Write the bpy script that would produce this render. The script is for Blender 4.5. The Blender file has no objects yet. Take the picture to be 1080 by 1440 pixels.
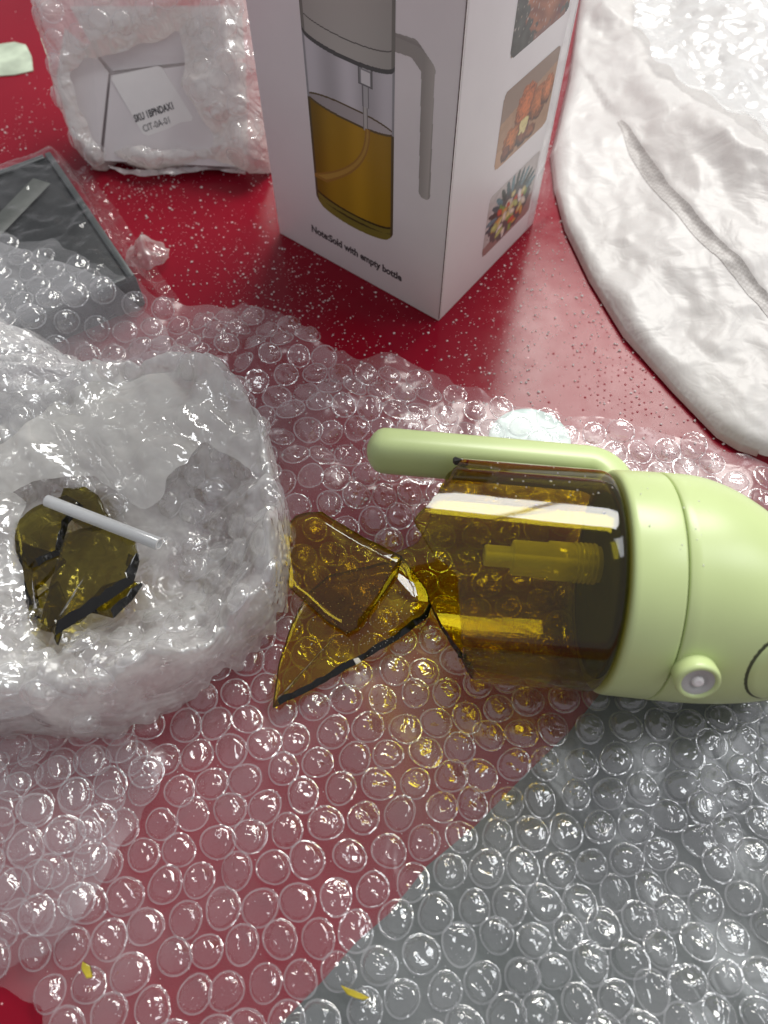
import bpy, math, random
import numpy as np
from mathutils import Matrix, Vector
random.seed(7); RNG = np.random.default_rng(7)
S = 0.01                      # modelling is done in centimetres, the scene is in metres
sc = bpy.context.scene
C = sc.collection

# ------------------------------------------------------------------ camera
TILT = math.radians(29.4); CH = 25.0; FPX = 1080.0
cam_d = bpy.data.cameras.new("camera"); cam = bpy.data.objects.new("camera", cam_d); C.objects.link(cam)
cam.location = (0, 0, CH*S); cam.rotation_euler = (TILT, 0, 0)
cam_d.sensor_fit = 'VERTICAL'; cam_d.sensor_height = 36; cam_d.lens = 27
cam_d.clip_start = 0.005; cam_d.clip_end = 50
cam_d.dof.use_dof = True; cam_d.dof.focus_distance = 0.262; cam_d.dof.aperture_fstop = 12
sc.camera = cam

# ------------------------------------------------------------------ room light
w = bpy.data.worlds.new("World"); sc.world = w; w.use_nodes = True
bg = w.node_tree.nodes['Background']; bg.inputs[0].default_value = (0.92, 0.91, 0.97, 1); bg.inputs[1].default_value = 0.45

def window_lamp(name, target, az, el, dist, sx, sy, power, col, cols=2, rows=2, gap=.03):
    """a window of panes, each pane an area lamp"""
    a, e = math.radians(az), math.radians(el)
    v = Vector((math.sin(a)*math.cos(e), math.cos(a)*math.cos(e), math.sin(e))); q = v.to_track_quat('Z', 'Y')
    pw, phh = (sx-gap*(cols-1))/cols, (sy-gap*(rows-1))/rows
    for i in range(cols):
        for j in range(rows):
            d = bpy.data.lights.new(name, 'AREA'); d.shape = 'RECTANGLE'; d.size = pw; d.size_y = phh; d.energy = power/(cols*rows); d.color = col
            o = bpy.data.objects.new(name, d); C.objects.link(o)
            o.location = Vector(target)*S + v*dist + q @ Vector(((i-(cols-1)/2)*(pw+gap), (j-(rows-1)/2)*(phh+gap), 0)); o.rotation_euler = q.to_euler()
window_lamp('window_light', (4, 13, 0), 21, 49, 1.6, 0.80, 0.56, 26.0, (1.0, 0.985, 0.93), 2, 1, .02)
window_lamp('side_window_light', (4, 10, 0), 78, 55, 1.8, 0.55, 0.7, 8.5, (0.95, 0.98, 1.0), 1, 2)

sc.view_settings.view_transform = 'Standard'; sc.view_settings.look = 'None'
sc.view_settings.exposure = 0; sc.view_settings.gamma = 1; sc.view_settings.use_curve_mapping = False
cy = sc.cycles
cy.max_bounces = 14; cy.transparent_max_bounces = 48; cy.transmission_bounces = 10; cy.glossy_bounces = 5; cy.diffuse_bounces = 4
cy.caustics_reflective = False; cy.caustics_refractive = False; cy.use_denoising = True
cy.sample_clamp_indirect = 6

# ------------------------------------------------------------------ maths helpers
def ray(u, v):
    x = (u-540)/FPX; y = -(v-720)/FPX; c, s = math.cos(TILT), math.sin(TILT)
    return np.array([x, y*c+s, y*s-c])
CAM = np.array([0, 0, CH])
def at(u, v, z=0.0):
    r = ray(u, v); return CAM + r*(z-CH)/r[2]
def px_of(P):
    q = np.asarray(P, float)-CAM; c, s = math.cos(TILT), math.sin(TILT)
    cyy = q[..., 1]*c+q[..., 2]*s; cz = q[..., 1]*s-q[..., 2]*c
    return 540+FPX*q[..., 0]/cz, 720-FPX*cyy/cz, cz
def _h(ix, iy, seed):
    n = (ix.astype(np.int64)*374761393 + iy.astype(np.int64)*668265263 + seed*974634777) & 0xffffffff
    n = ((n ^ (n >> 13))*1274126177) & 0xffffffff
    return ((n ^ (n >> 16)) & 0xffff)/65535.0
def noise(x, y, seed=0):
    """gradient noise, about -1..1"""
    x = np.asarray(x, float); y = np.asarray(y, float)
    ix = np.floor(x); iy = np.floor(y); fx = x-ix; fy = y-iy
    ux = fx*fx*fx*(fx*(fx*6-15)+10); uy = fy*fy*fy*(fy*(fy*6-15)+10)
    def g(a, b):
        t = _h(ix+a, iy+b, seed)*2*np.pi
        return np.cos(t)*(fx-a)+np.sin(t)*(fy-b)
    n0 = g(0, 0)*(1-ux)+g(1, 0)*ux; n1 = g(0, 1)*(1-ux)+g(1, 1)*ux
    return 1.5*(n0*(1-uy)+n1*uy)
def ridged(x, y, seed=0, octv=3):
    r = 0; a = 1
    wx = noise(x*.7, y*.7, seed+50)*.6; wy = noise(x*.7, y*.7, seed+51)*.6
    x = x+wx; y = y+wy
    for k in range(octv):
        r = r + a*(1-2*np.abs(noise(x, y, seed+k))); a *= .5; x = x*1.9+3.1; y = y*1.9+1.7
    return r*.5
def facet(x, y, seed=0, octv=2, gain=.45):
    """crumpled-film relief: flat facets meeting in sharp creases, about -1..1"""
    r = 0; a = 1
    for k in range(octv):
        sd = seed+17*k
        wx = x+.55*noise(x*.45, y*.45, sd+5)+.25*noise(x*1.1, y*1.1, sd+7); wy = y+.55*noise(x*.45, y*.45, sd+6)+.25*noise(x*1.1, y*1.1, sd+8)
        f = (wx+wy)*.36602540; u = wx+f; v = wy+f; iu = np.floor(u); iv = np.floor(v); fu = u-iu; fv = v-iv
        lo = fu > fv
        h0 = _h(iu, iv, sd); h2 = _h(iu+1, iv+1, sd); h1 = np.where(lo, _h(iu+1, iv, sd), _h(iu, iv+1, sd))
        big = np.maximum(fu, fv); sml = np.minimum(fu, fv)
        r = r+a*(2*(h0*(1-big)+h1*(big-sml)+h2*sml)-1); a *= gain; x = x*2.1+5.3; y = y*2.1+1.9
    return r
def sstep(a, b, x):
    t = np.clip((x-a)/(b-a), 0, 1); return t*t*(3-2*t)
def inside(x, y, poly):
    c = np.zeros(np.shape(x), bool); n = len(poly)
    for i in range(n):
        x1, y1 = poly[i][:2]; x2, y2 = poly[(i+1) % n][:2]
        if y1 == y2: continue
        k = ((y1 > y) != (y2 > y)) & (x < (x2-x1)*(y-y1)/(y2-y1)+x1)
        c ^= k
    return c
def dist_line(x, y, pts, closed=False):
    d = np.full(np.shape(x), 1e9); n = len(pts)
    for i in range(n if closed else n-1):
        x1, y1 = pts[i][:2]; x2, y2 = pts[(i+1) % n][:2]
        dx, dy = x2-x1, y2-y1; t = np.clip(((x-x1)*dx+(y-y1)*dy)/(dx*dx+dy*dy+1e-9), 0, 1)
        d = np.minimum(d, np.hypot(x-x1-t*dx, y-y1-t*dy))
    return d
def W(pts, z=0):
    return [tuple(at(p[0], p[1], p[2] if len(p) > 2 else z)[:2]) for p in pts]

# ------------------------------------------------------------------ object helpers
def meta(o, label=None, cat=None, group=None, kind=None):
    if label: o['label'] = label
    if cat: o['category'] = cat
    if group: o['group'] = group
    if kind: o['kind'] = kind
    return o
def thing(name, loc, label, cat, group=None, mat4=None):
    o = bpy.data.objects.new(name, None); C.objects.link(o); o.empty_display_size = .01
    if mat4 is not None: o.matrix_world = mat4
    else: o.location = Vector(loc)*S
    o['_loc'] = [float(v) for v in loc]
    return meta(o, label, cat, group)
def root_of(p):
    while p is not None and p.parent is not None: p = p.parent
    return p
def mesh(name, V, F, mats, fmat=None, smooth=True, cols=None):
    me = bpy.data.meshes.new(name)
    V = np.asarray(V, np.float32)
    me.vertices.add(len(V)); me.vertices.foreach_set('co', V.ravel()*S)
    if isinstance(F, np.ndarray):
        k = F.shape[1]; me.loops.add(F.size); me.loops.foreach_set('vertex_index', F.astype(np.int32).ravel())
        me.polygons.add(len(F)); me.polygons.foreach_set('loop_start', np.arange(len(F), dtype=np.int32)*k)
        me.polygons.foreach_set('loop_total', np.full(len(F), k, np.int32))
    else:
        tot = np.array([len(f) for f in F], np.int32); st = np.concatenate([[0], np.cumsum(tot)[:-1]]).astype(np.int32)
        me.loops.add(int(tot.sum())); me.loops.foreach_set('vertex_index', np.array([i for f in F for i in f], np.int32))
        me.polygons.add(len(F)); me.polygons.foreach_set('loop_start', st); me.polygons.foreach_set('loop_total', tot)
    me.polygons.foreach_set('use_smooth', np.full(len(F), bool(smooth)))
    for m in (mats if isinstance(mats, (list, tuple)) else [mats]): me.materials.append(m)
    if fmat is not None: me.polygons.foreach_set('material_index', np.asarray(fmat, np.int32))
    me.update(calc_edges=True); me.validate()
    if cols is not None:
        a = me.color_attributes.new('Col', 'FLOAT_COLOR', 'POINT')
        c = np.ones((len(V), 4), np.float32); c[:, :3] = cols; a.data.foreach_set('color', c.ravel())
    return me
def obj(name, me, parent=None):
    o = bpy.data.objects.new(name, me); C.objects.link(o)
    if parent is not None: o.parent = parent
    return o
def mk(name, V, F, mats, parent=None, world=True, **k):
    """a mesh given in world cm (moved under its thing) or in the thing's own frame"""
    V = np.asarray(V, float); r = root_of(parent)
    if world and r is not None: V = V-np.array(r['_loc'])
    return obj(name, mesh(name, V, F, mats, **k), parent)
def grid_faces(nu, nv, closed_v=False):
    i, j = np.meshgrid(np.arange(nu-1), np.arange(nv if closed_v else nv-1), indexing='ij')
    i = i.ravel(); j = j.ravel(); j2 = (j+1) % nv
    return np.stack([i*nv+j, (i+1)*nv+j, (i+1)*nv+j2, i*nv+j2], 1)
def prune(V, F):
    u, inv = np.unique(F, return_inverse=True); return V[u], inv.reshape(F.shape), u
def soften(V, F, hf=None, it=5):
    """round off the stair-steps of a cut sheet's border; z follows the surface again"""
    E = np.vstack([F[:, [0, 1]], F[:, [1, 2]], F[:, [2, 3]], F[:, [3, 0]]]); E.sort(1)
    u, c = np.unique(E, axis=0, return_counts=True); b = u[c == 1]
    V = V.copy()
    for _ in range(it):
        a = np.zeros((len(V), 3)); n = np.zeros(len(V))
        for p, q in ((0, 1), (1, 0)): np.add.at(a, b[:, p], V[b[:, q]]); np.add.at(n, b[:, p], 1)
        k = n > 0; V[k] = .5*V[k]+.5*a[k]/n[k][:, None]
    if hf is not None:
        k = np.unique(b); V[k, 2] = hf(V[k, 0], V[k, 1])
    return V
def lathe(prof, n=96):
    """profile (x, r) round the X axis"""
    p = np.array(prof, float); t = np.linspace(0, 2*np.pi, n, endpoint=False)
    V = np.stack([np.repeat(p[:, 0], n), (p[:, 1:2]*np.cos(t)).ravel(), (p[:, 1:2]*np.sin(t)).ravel()], 1)
    return V, grid_faces(len(p), n, True)
def rounded_box(sx, sy, sz, r=.05, seg=2):
    import bmesh
    bm = bmesh.new(); bmesh.ops.create_cube(bm, size=1)
    for v in bm.verts: v.co = Vector((v.co.x*sx, v.co.y*sy, v.co.z*sz))
    bmesh.ops.bevel(bm, geom=list(bm.edges), offset=r, segments=seg, affect='EDGES', profile=.5)
    bm.verts.index_update(); V = np.array([v.co[:] for v in bm.verts]); F = [[v.index for v in f.verts] for f in bm.faces]; bm.free()
    return V, F
def slab(poly, z0, t, curve=None, wob=0.0, bevel=.012, seed=0, slant=None):
    """flat chip of glass with top, bottom and broken sides; poly in world xy. returns V,F,fmat (1 = broken side)"""
    P = np.array(poly, float); out = []; r = np.random.default_rng(seed)
    n = len(P)
    for i in range(n):
        a, b = P[i], P[(i+1) % n]; L = np.hypot(*(b-a)); m = max(1, int(L/.22)); nrm = np.array([b[1]-a[1], a[0]-b[0]])/max(L, 1e-6)
        for k in range(m):
            t_ = k/m; off = 0 if k == 0 else (r.random()-.5)*wob
            out.append(a+(b-a)*t_+nrm*off)
    P = np.array(out); n = len(P); c = P.mean(0)
    inn = c+(P-c)*(1-bevel)
    f = curve or (lambda x, y: 0*x)
    rings = []
    Tn_ = np.roll(P, -1, 0)-np.roll(P, 1, 0); On = np.column_stack([Tn_[:, 1], -Tn_[:, 0]]); On /= np.linalg.norm(On, axis=1)[:, None]+1e-9
    dark = np.zeros(n, bool)
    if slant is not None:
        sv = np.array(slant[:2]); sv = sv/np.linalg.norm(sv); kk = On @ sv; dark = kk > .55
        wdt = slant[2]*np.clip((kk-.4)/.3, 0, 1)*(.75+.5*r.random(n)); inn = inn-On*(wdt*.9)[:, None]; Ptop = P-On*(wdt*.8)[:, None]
    else: Ptop = P
    for Q, dz in ((inn, t), (Ptop, t-.015), (P+(r.random(P.shape)-.5)*wob*.3, .02), (inn, 0)):
        rings.append(np.column_stack([Q, z0+dz+f(Q[:, 0], Q[:, 1])]))
    V = np.vstack(rings); F = []; fm = []
    for k in range(3):
        for i in range(n):
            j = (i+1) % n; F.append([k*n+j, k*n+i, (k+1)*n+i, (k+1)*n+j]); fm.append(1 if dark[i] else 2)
    # top / bottom: fan through shrinking rings so that a curved chip stays smooth
    def cap(base, dz, flip):
        nonlocal V
        prev = base
        for s_ in (.75, .5, .25):
            Q = c+(inn-c)*s_; idx = len(V); V = np.vstack([V, np.column_stack([Q, z0+dz+f(Q[:, 0], Q[:, 1])])])
            for i in range(n):
                j = (i+1) % n; q = [prev+i, prev+j, idx+j, idx+i]
                F.append(q[::-1] if flip else q); fm.append(0)
            prev = idx
        idx = len(V); V = np.vstack([V, [[c[0], c[1], z0+dz+float(f(np.array([c[0]]), np.array([c[1]]))[0])]]])
        for i in range(n):
            j = (i+1) % n; q = [prev+i, prev+j, idx]; F.append(q[::-1] if flip else q); fm.append(0)
    cap(0, t, False); cap(3*n, 0, True)
    return V, F, fm

# ------------------------------------------------------------------ materials
class NT:
    def __init__(s, name):
        s.m = bpy.data.materials.new(name); s.m.use_nodes = True; s.t = s.m.node_tree; s.t.nodes.clear()
        s.out = s.n('ShaderNodeOutputMaterial')
    def n(s, typ, **k):
        x = s.t.nodes.new(typ)
        for a, b in k.items(): setattr(x, a, b)
        return x
    def l(s, a, b): s.t.links.new(a, b)
    def set(s, node, **k):
        for a, b in k.items(): node.inputs[a.replace('_', ' ')].default_value = b
        return node
    def coord(s, scale, kind='Object', rnd=False):
        tc = s.n('ShaderNodeTexCoord'); mp = s.n('ShaderNodeMapping'); mp.inputs['Scale'].default_value = (scale,)*3
        s.l(tc.outputs[kind], mp.inputs['Vector'])
        if rnd:
            oi = s.n('ShaderNodeObjectInfo'); m = s.n('ShaderNodeVectorMath', operation='SCALE'); m.inputs[0].default_value = (31, 17, 23)
            s.l(oi.outputs['Random'], m.inputs['Scale']); s.l(m.outputs[0], mp.inputs['Location'])
        return mp.outputs[0]
    def noise(s, vec, scale=1, detail=3, dist=0, rough=.5):
        x = s.n('ShaderNodeTexNoise'); s.set(x, Scale=scale, Detail=detail, Distortion=dist, Roughness=rough); s.l(vec, x.inputs['Vector']); return x
    def ramp(s, fac, stops):
        x = s.n('ShaderNodeValToRGB'); e = x.color_ramp.elements
        while len(e) > 1: e.remove(e[0])
        e[0].position = stops[0][0]; e[0].color = (*stops[0][1], 1)
        for p, c in stops[1:]: q = e.new(p); q.color = (*c, 1)
        s.l(fac, x.inputs[0]); return x.outputs[0]
    def math(s, op, a, b=None, clamp=False):
        x = s.n('ShaderNodeMath', operation=op, use_clamp=clamp)
        for i, v in enumerate((a, b)):
            if v is None: continue
            if isinstance(v, (int, float)): x.inputs[i].default_value = v
            else: s.l(v, x.inputs[i])
        return x.outputs[0]
    def bump(s, h, strength, dist=.0005, normal=None):
        x = s.n('ShaderNodeBump'); x.inputs['Strength'].default_value = strength; x.inputs['Distance'].default_value = dist; s.l(h, x.inputs['Height'])
        if normal is not None: s.l(normal, x.inputs['Normal'])
        return x.outputs[0]
    def mix(s, fac, a, b):
        x = s.n('ShaderNodeMixShader')
        if isinstance(fac, (int, float)): x.inputs[0].default_value = fac
        else: s.l(fac, x.inputs[0])
        s.l(a, x.inputs[1]); s.l(b, x.inputs[2]); return x.outputs[0]
    def schlick(s, nb, f0, scale=1.0):
        lw = s.n('ShaderNodeLayerWeight'); lw.inputs['Blend'].default_value = .5; s.l(nb, lw.inputs['Normal'])
        return s.math('MULTIPLY', s.math('ADD', f0, s.math('MULTIPLY', s.math('POWER', lw.outputs['Facing'], 5), 1-f0)), scale, clamp=True)
    def done(s, sh): s.l(sh, s.out.inputs['Surface']); return s.m
G = (1, 1, 1)
def g(v): return (v, v, v)

def film_mat(name, haze=.12, haze_var=.10, col=(.9, .9, .92), f0=.09, edge=.42, rough=.10, crinkle=.5, scale=100, glint_dots=.0, rnd=False, tint=(1, 1, 1), crease_scale=.9, transl=.5, cloud=.45):
    """thin clear plastic: lets light through, gleams like film and scatters a little"""
    t = NT(name); co = t.coord(scale, rnd=rnd)
    n1 = t.noise(co, crease_scale, 2, .9, .5); n2 = t.noise(co, crease_scale*3.7, 2, .5)
    ridge = t.math('ABSOLUTE', t.math('SUBTRACT', n1.outputs[0], .5))
    h = t.math('ADD', t.math('MULTIPLY', ridge, 2.0), t.math('MULTIPLY', n2.outputs[0], .18))
    nb = t.bump(h, crinkle, .0022)
    fr = t.schlick(nb, f0)
    gl = t.n('ShaderNodeBsdfGlossy'); t.set(gl, Roughness=rough, Color=(1, 1, 1, 1)); t.l(nb, gl.inputs['Normal'])
    df = t.n('ShaderNodeBsdfDiffuse'); df.inputs[0].default_value = (*col, 1); t.l(nb, df.inputs['Normal'])
    tl = t.n('ShaderNodeBsdfTranslucent'); tl.inputs[0].default_value = (*col, 1); t.l(nb, tl.inputs['Normal'])
    sca = t.mix(transl, df.outputs[0], tl.outputs[0])
    tr = t.n('ShaderNodeBsdfTransparent'); tr.inputs[0].default_value = (*tint, 1)
    lw = t.n('ShaderNodeLayerWeight'); lw.inputs['Blend'].default_value = .5; t.l(nb, lw.inputs['Normal'])
    f3 = t.math('POWER', lw.outputs['Facing'], 2.5)
    n3 = t.noise(co, cloud, 3)
    hz = t.math('ADD', t.math('MULTIPLY', f3, edge), t.math('ADD', haze, t.math('MULTIPLY', t.math('SUBTRACT', n3.outputs[0], .42, clamp=True), haze_var*3)))
    if glint_dots:  # white dots painted in as the glints of tiny pin bubbles
        v = t.n('ShaderNodeTexVoronoi'); v.inputs['Scale'].default_value = 4.2; t.l(co, v.inputs['Vector'])
        d = t.math('LESS_THAN', v.outputs['Distance'], glint_dots); hz = t.math('ADD', hz, t.math('MULTIPLY', d, .5))
    hz = t.math('MINIMUM', hz, .97)
    return t.done(t.mix(fr, t.mix(hz, tr.outputs[0], sca), gl.outputs[0]))

def glass_mat(name, tint=(.78, .74, .26), ior=1.5, rough=.02, wob=.04, body=.03, streak=False):
    t = NT(name); co = t.coord(100)
    if streak: co.node.inputs['Scale'].default_value = (14, 70, 70)
    n = t.noise(co, .8, 2); nb = t.bump(n.outputs[0], wob, .002)
    fr = t.schlick(nb, .04, .9)
    gl = t.n('ShaderNodeBsdfGlossy'); t.set(gl, Roughness=rough, Color=(1, 1, 1, 1)); t.l(nb, gl.inputs['Normal'])
    # Beer-Lambert: slanted rays cross more glass
    lw = t.n('ShaderNodeLayerWeight'); lw.inputs['Blend'].default_value = .5
    cosv = t.math('MAXIMUM', t.math('SUBTRACT', 1, lw.outputs['Facing']), .12)
    sin2 = t.math('SUBTRACT', 1, t.math('MULTIPLY', cosv, cosv)); inn = t.math('SQRT', t.math('SUBTRACT', 1, t.math('DIVIDE', sin2, 2.3)))
    pth = t.math('DIVIDE', 1, t.math('MINIMUM', inn, 1))
    cmb = t.n('ShaderNodeCombineColor')
    for i, c in enumerate(tint): t.l(t.math('POWER', c, pth), cmb.inputs[i])
    tr = t.n('ShaderNodeBsdfTransparent'); t.l(cmb.outputs[0], tr.inputs[0])
    df = t.n('ShaderNodeBsdfTranslucent'); df.inputs[0].default_value = (.55, .45, .08, 1)
    b = t.mix(body, tr.outputs[0], df.outputs[0])
    return t.done(t.mix(fr, b, gl.outputs[0]))

def plain(name, col, rough=.4, coat=0, spec=.5, var=.06, nscale=1.5, bump=.0, bscale=8, trans=0):
    t = NT(name); co = t.coord(100); n = t.noise(co, nscale, 4)
    b = t.n('ShaderNodeBsdfPrincipled'); b.inputs['Roughness'].default_value = rough
    b.inputs['Coat Weight'].default_value = coat; b.inputs['Coat Roughness'].default_value = .15; b.inputs['Specular IOR Level'].default_value = spec
    lo = tuple(c*(1-var) for c in col); hi = tuple(min(1, c*(1+var)) for c in col)
    t.l(t.ramp(n.outputs[0], [(.3, lo), (.7, hi)]), b.inputs['Base Color'])
    r = t.math('ADD', rough-.06, t.math('MULTIPLY', n.outputs[0], .12)); t.l(r, b.inputs['Roughness'])
    if bump:
        n2 = t.noise(co, bscale, 4); t.l(t.bump(n2.outputs[0], bump, .0008), b.inputs['Normal'])
    sh = b.outputs[0]
    if trans:
        tl = t.n('ShaderNodeBsdfTranslucent'); tl.inputs[0].default_value = (*col, 1); sh = t.mix(trans, sh, tl.outputs[0])
    return t.done(sh)

def print_mat(name, rough=.35):
    t = NT(name); a = t.n('ShaderNodeAttribute'); a.attribute_name = 'Col'
    b = t.n('ShaderNodeBsdfPrincipled'); b.inputs['Roughness'].default_value = rough; t.l(a.outputs['Color'], b.inputs['Base Color'])
    b.inputs['Coat Weight'].default_value = .25; b.inputs['Coat Roughness'].default_value = .2
    return t.done(b.outputs[0])

def table_mat():
    t = NT('red_laminate'); co = t.coord(100); n = t.noise(co, .09, 4); n2 = t.noise(co, 1.3, 4)
    b = t.n('ShaderNodeBsdfPrincipled')
    base = t.ramp(n.outputs[0], [(.3, (.175, .0015, .011)), (.7, (.235, .003, .015))])
    v = t.n('ShaderNodeTexVoronoi'); v.inputs['Scale'].default_value = 2.3; t.l(co, v.inputs['Vector'])
    cut = t.math('MULTIPLY', t.n('ShaderNodeSeparateColor').outputs[0], 1)
    sep = cut.node.inputs[0].links[0].from_node; t.l(v.outputs['Color'], sep.inputs[0])
    rad = t.math('MULTIPLY', t.math('POWER', sep.outputs[0], 3), .09)
    spot = t.math('LESS_THAN', v.outputs['Distance'], rad)
    mx = t.n('ShaderNodeMix', data_type='RGBA'); t.l(spot, mx.inputs[0]); t.l(base, mx.inputs[6]); mx.inputs[7].default_value = (.62, .35, .36, 1)
    t.l(mx.outputs[2], b.inputs['Base Color'])
    t.l(t.ramp(n2.outputs[0], [(.35, g(.16)), (.75, g(.26))]), b.inputs['Roughness'])
    b.inputs['IOR'].default_value = 1.29
    t.l(t.bump(n2.outputs[0], .03, .001), b.inputs['Normal'])
    return t.done(b.outputs[0])

M = {}
M['table'] = table_mat()
M['mat'] = plain('grey_cloth', (.065, .078, .075), .5, var=.2, nscale=.6, bump=.2, bscale=5)
M['film'] = film_mat('bubble_wrap_film', haze=.07, haze_var=.20, cloud=.16, glint_dots=.06, crinkle=.12, rough=.24, edge=.3, f0=.038)
M['bub'] = film_mat('bubble_film', haze=.02, haze_var=.03, edge=.14, f0=.115, rough=.085, crinkle=.34, rnd=True, glint_dots=.05, crease_scale=1.6)
M['rim'] = film_mat('bubble_rim', haze=.24, haze_var=.10, f0=.16, rough=.08, crinkle=.6, rnd=True)
M['film2'] = film_mat('bubble_wrap_film_layered', haze=.25, haze_var=.5, col=(.98, .98, .95), f0=.13, crinkle=.9, glint_dots=.04, crease_scale=.55, rough=.07, cloud=.8)
M['bub2'] = film_mat('bubble_film_layered', haze=.09, haze_var=.12, edge=.34, f0=.11, col=(.97, .97, .94), rough=.07, crinkle=.32, rnd=True)
M['flap'] = film_mat('milky_film', haze=.34, haze_var=.25, col=(.92, .91, .85), f0=.12, crinkle=.7, crease_scale=.55, rough=.09)
M['tail'] = film_mat('crumpled_film', haze=.62, haze_var=.2, col=(.98, .98, .98), crinkle=1.0, crease_scale=1.1, rough=.12)
M['clear'] = film_mat('clear_wrapping', haze=.004, haze_var=.05, edge=.14, f0=.03, crinkle=.6, crease_scale=.4, rough=.08)
M['glass'] = glass_mat('amber_glass', (.77, .71, .18), body=.004, wob=.26, rough=.055, streak=True)
M['rim_glass'] = glass_mat('amber_rim_glass', (.50, .44, .10), body=.05)
M['shard'] = glass_mat('amber_glass_shard', (.85, .79, .24), body=.02)
M['shard2'] = glass_mat('olive_glass_shard', (.60, .555, .22), body=.08)
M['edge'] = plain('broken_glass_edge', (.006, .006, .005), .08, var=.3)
M['edge2'] = plain('amber_glass_edge', (.10, .085, .01), .1, var=.4)
M['green'] = plain('pastel_green_plastic', (.52, .62, .285), .34, var=.03, nscale=.5, bump=.02, bscale=22)
M['gap'] = plain('dark_gap', (.05, .06, .025), .6)
M['grey_disc'] = plain('grey_nozzle_plastic', (.42, .42, .40), .5)
M['pump'] = film_mat('frosted_pump_plastic', haze=.55, haze_var=.02, col=(.95, .95, .9), crinkle=.05, rough=.1)
M['card'] = plain('white_carton_board', (.80, .785, .79), .42, coat=.15, var=.03, nscale=.35, bump=.16, bscale=.7)
M['print'] = print_mat('printed_ink')
M['ink'] = plain('dark_ink', (.045, .04, .045), .5)
M['edge_line'] = plain('worn_carton_edge', (.16, .13, .12), .7, var=.5, nscale=4)
M['carton2'] = plain('white_inner_carton', (.70, .66, .66), .6, var=.03, nscale=.6)
M['label'] = plain('white_paper_label', (.80, .78, .76), .5, var=.02)
M['black'] = plain('dark_grey_plastic', (.007, .009, .010), .5, spec=.3, var=.3)
M['mailer'] = None
M['mint'] = plain('pale_mint_disc', (.52, .64, .60), .5, var=.05, nscale=1)
M['mintstrip'] = plain('pale_green_tape', (.45, .52, .40), .35, var=.25, nscale=.8)
M['straw'] = film_mat('frosted_tube', haze=.46, haze_var=.02, col=(.92, .94, .95), crinkle=.03, rough=.15)
M['crumb'] = plain('glass_crumb', (.95, .94, .93), .12, spec=.9, trans=.55)
M['amber_crumb'] = plain('amber_crumb', (.45, .36, .03), .15, var=.4)

def mailer_mat():
    t = NT('white_poly_film'); co = t.coord(100)
    n1 = t.noise(co, .34, 3, 1.1, .5); n2 = t.noise(co, 1.0, 2, 1.2, .5); n3 = t.noise(co, .12, 3)
    r1 = t.math('ABSOLUTE', t.math('SUBTRACT', n1.outputs[0], .5)); r2 = t.math('ABSOLUTE', t.math('SUBTRACT', n2.outputs[0], .5))
    h = t.math('ADD', t.math('MULTIPLY', r1, 3.0), t.math('MULTIPLY', r2, .8)); nb = t.bump(h, .115, .004)
    b = t.n('ShaderNodeBsdfPrincipled'); t.l(nb, b.inputs['Normal'])
    t.l(t.ramp(n3.outputs[0], [(.3, (.74, .725, .70)), (.7, (.80, .79, .77))]), b.inputs['Base Color'])
    b.inputs['Roughness'].default_value = .38; b.inputs['Specular IOR Level'].default_value = .45
    tl = t.n('ShaderNodeBsdfTranslucent'); tl.inputs[0].default_value = (.8, .77, .74, 1); t.l(nb, tl.inputs['Normal'])
    return t.done(t.mix(.30, b.outputs[0], tl.outputs[0]))
M['mailer'] = mailer_mat()
def seam_mat():
    t = NT('shaded_embossed_seam'); co = t.coord(100)
    wv = t.n('ShaderNodeTexChecker'); wv.inputs['Scale'].default_value = 8; t.l(co, wv.inputs['Vector'])
    b = t.n('ShaderNodeBsdfPrincipled'); b.inputs['Base Color'].default_value = (.50, .47, .45, 1); b.inputs['Roughness'].default_value = .45
    mx = t.n('ShaderNodeMix', data_type='RGBA'); t.l(wv.outputs['Fac'], mx.inputs[0]); mx.inputs[6].default_value = (.36, .335, .32, 1); mx.inputs[7].default_value = (.44, .415, .40, 1); t.l(mx.outputs[2], b.inputs['Base Color'])  # printed seam grey, darkened to paint in the shade along the step
    t.l(t.bump(wv.outputs['Fac'], .5, .0006), b.inputs['Normal'])
    return t.done(b.outputs[0])
M['seam'] = seam_mat()

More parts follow.
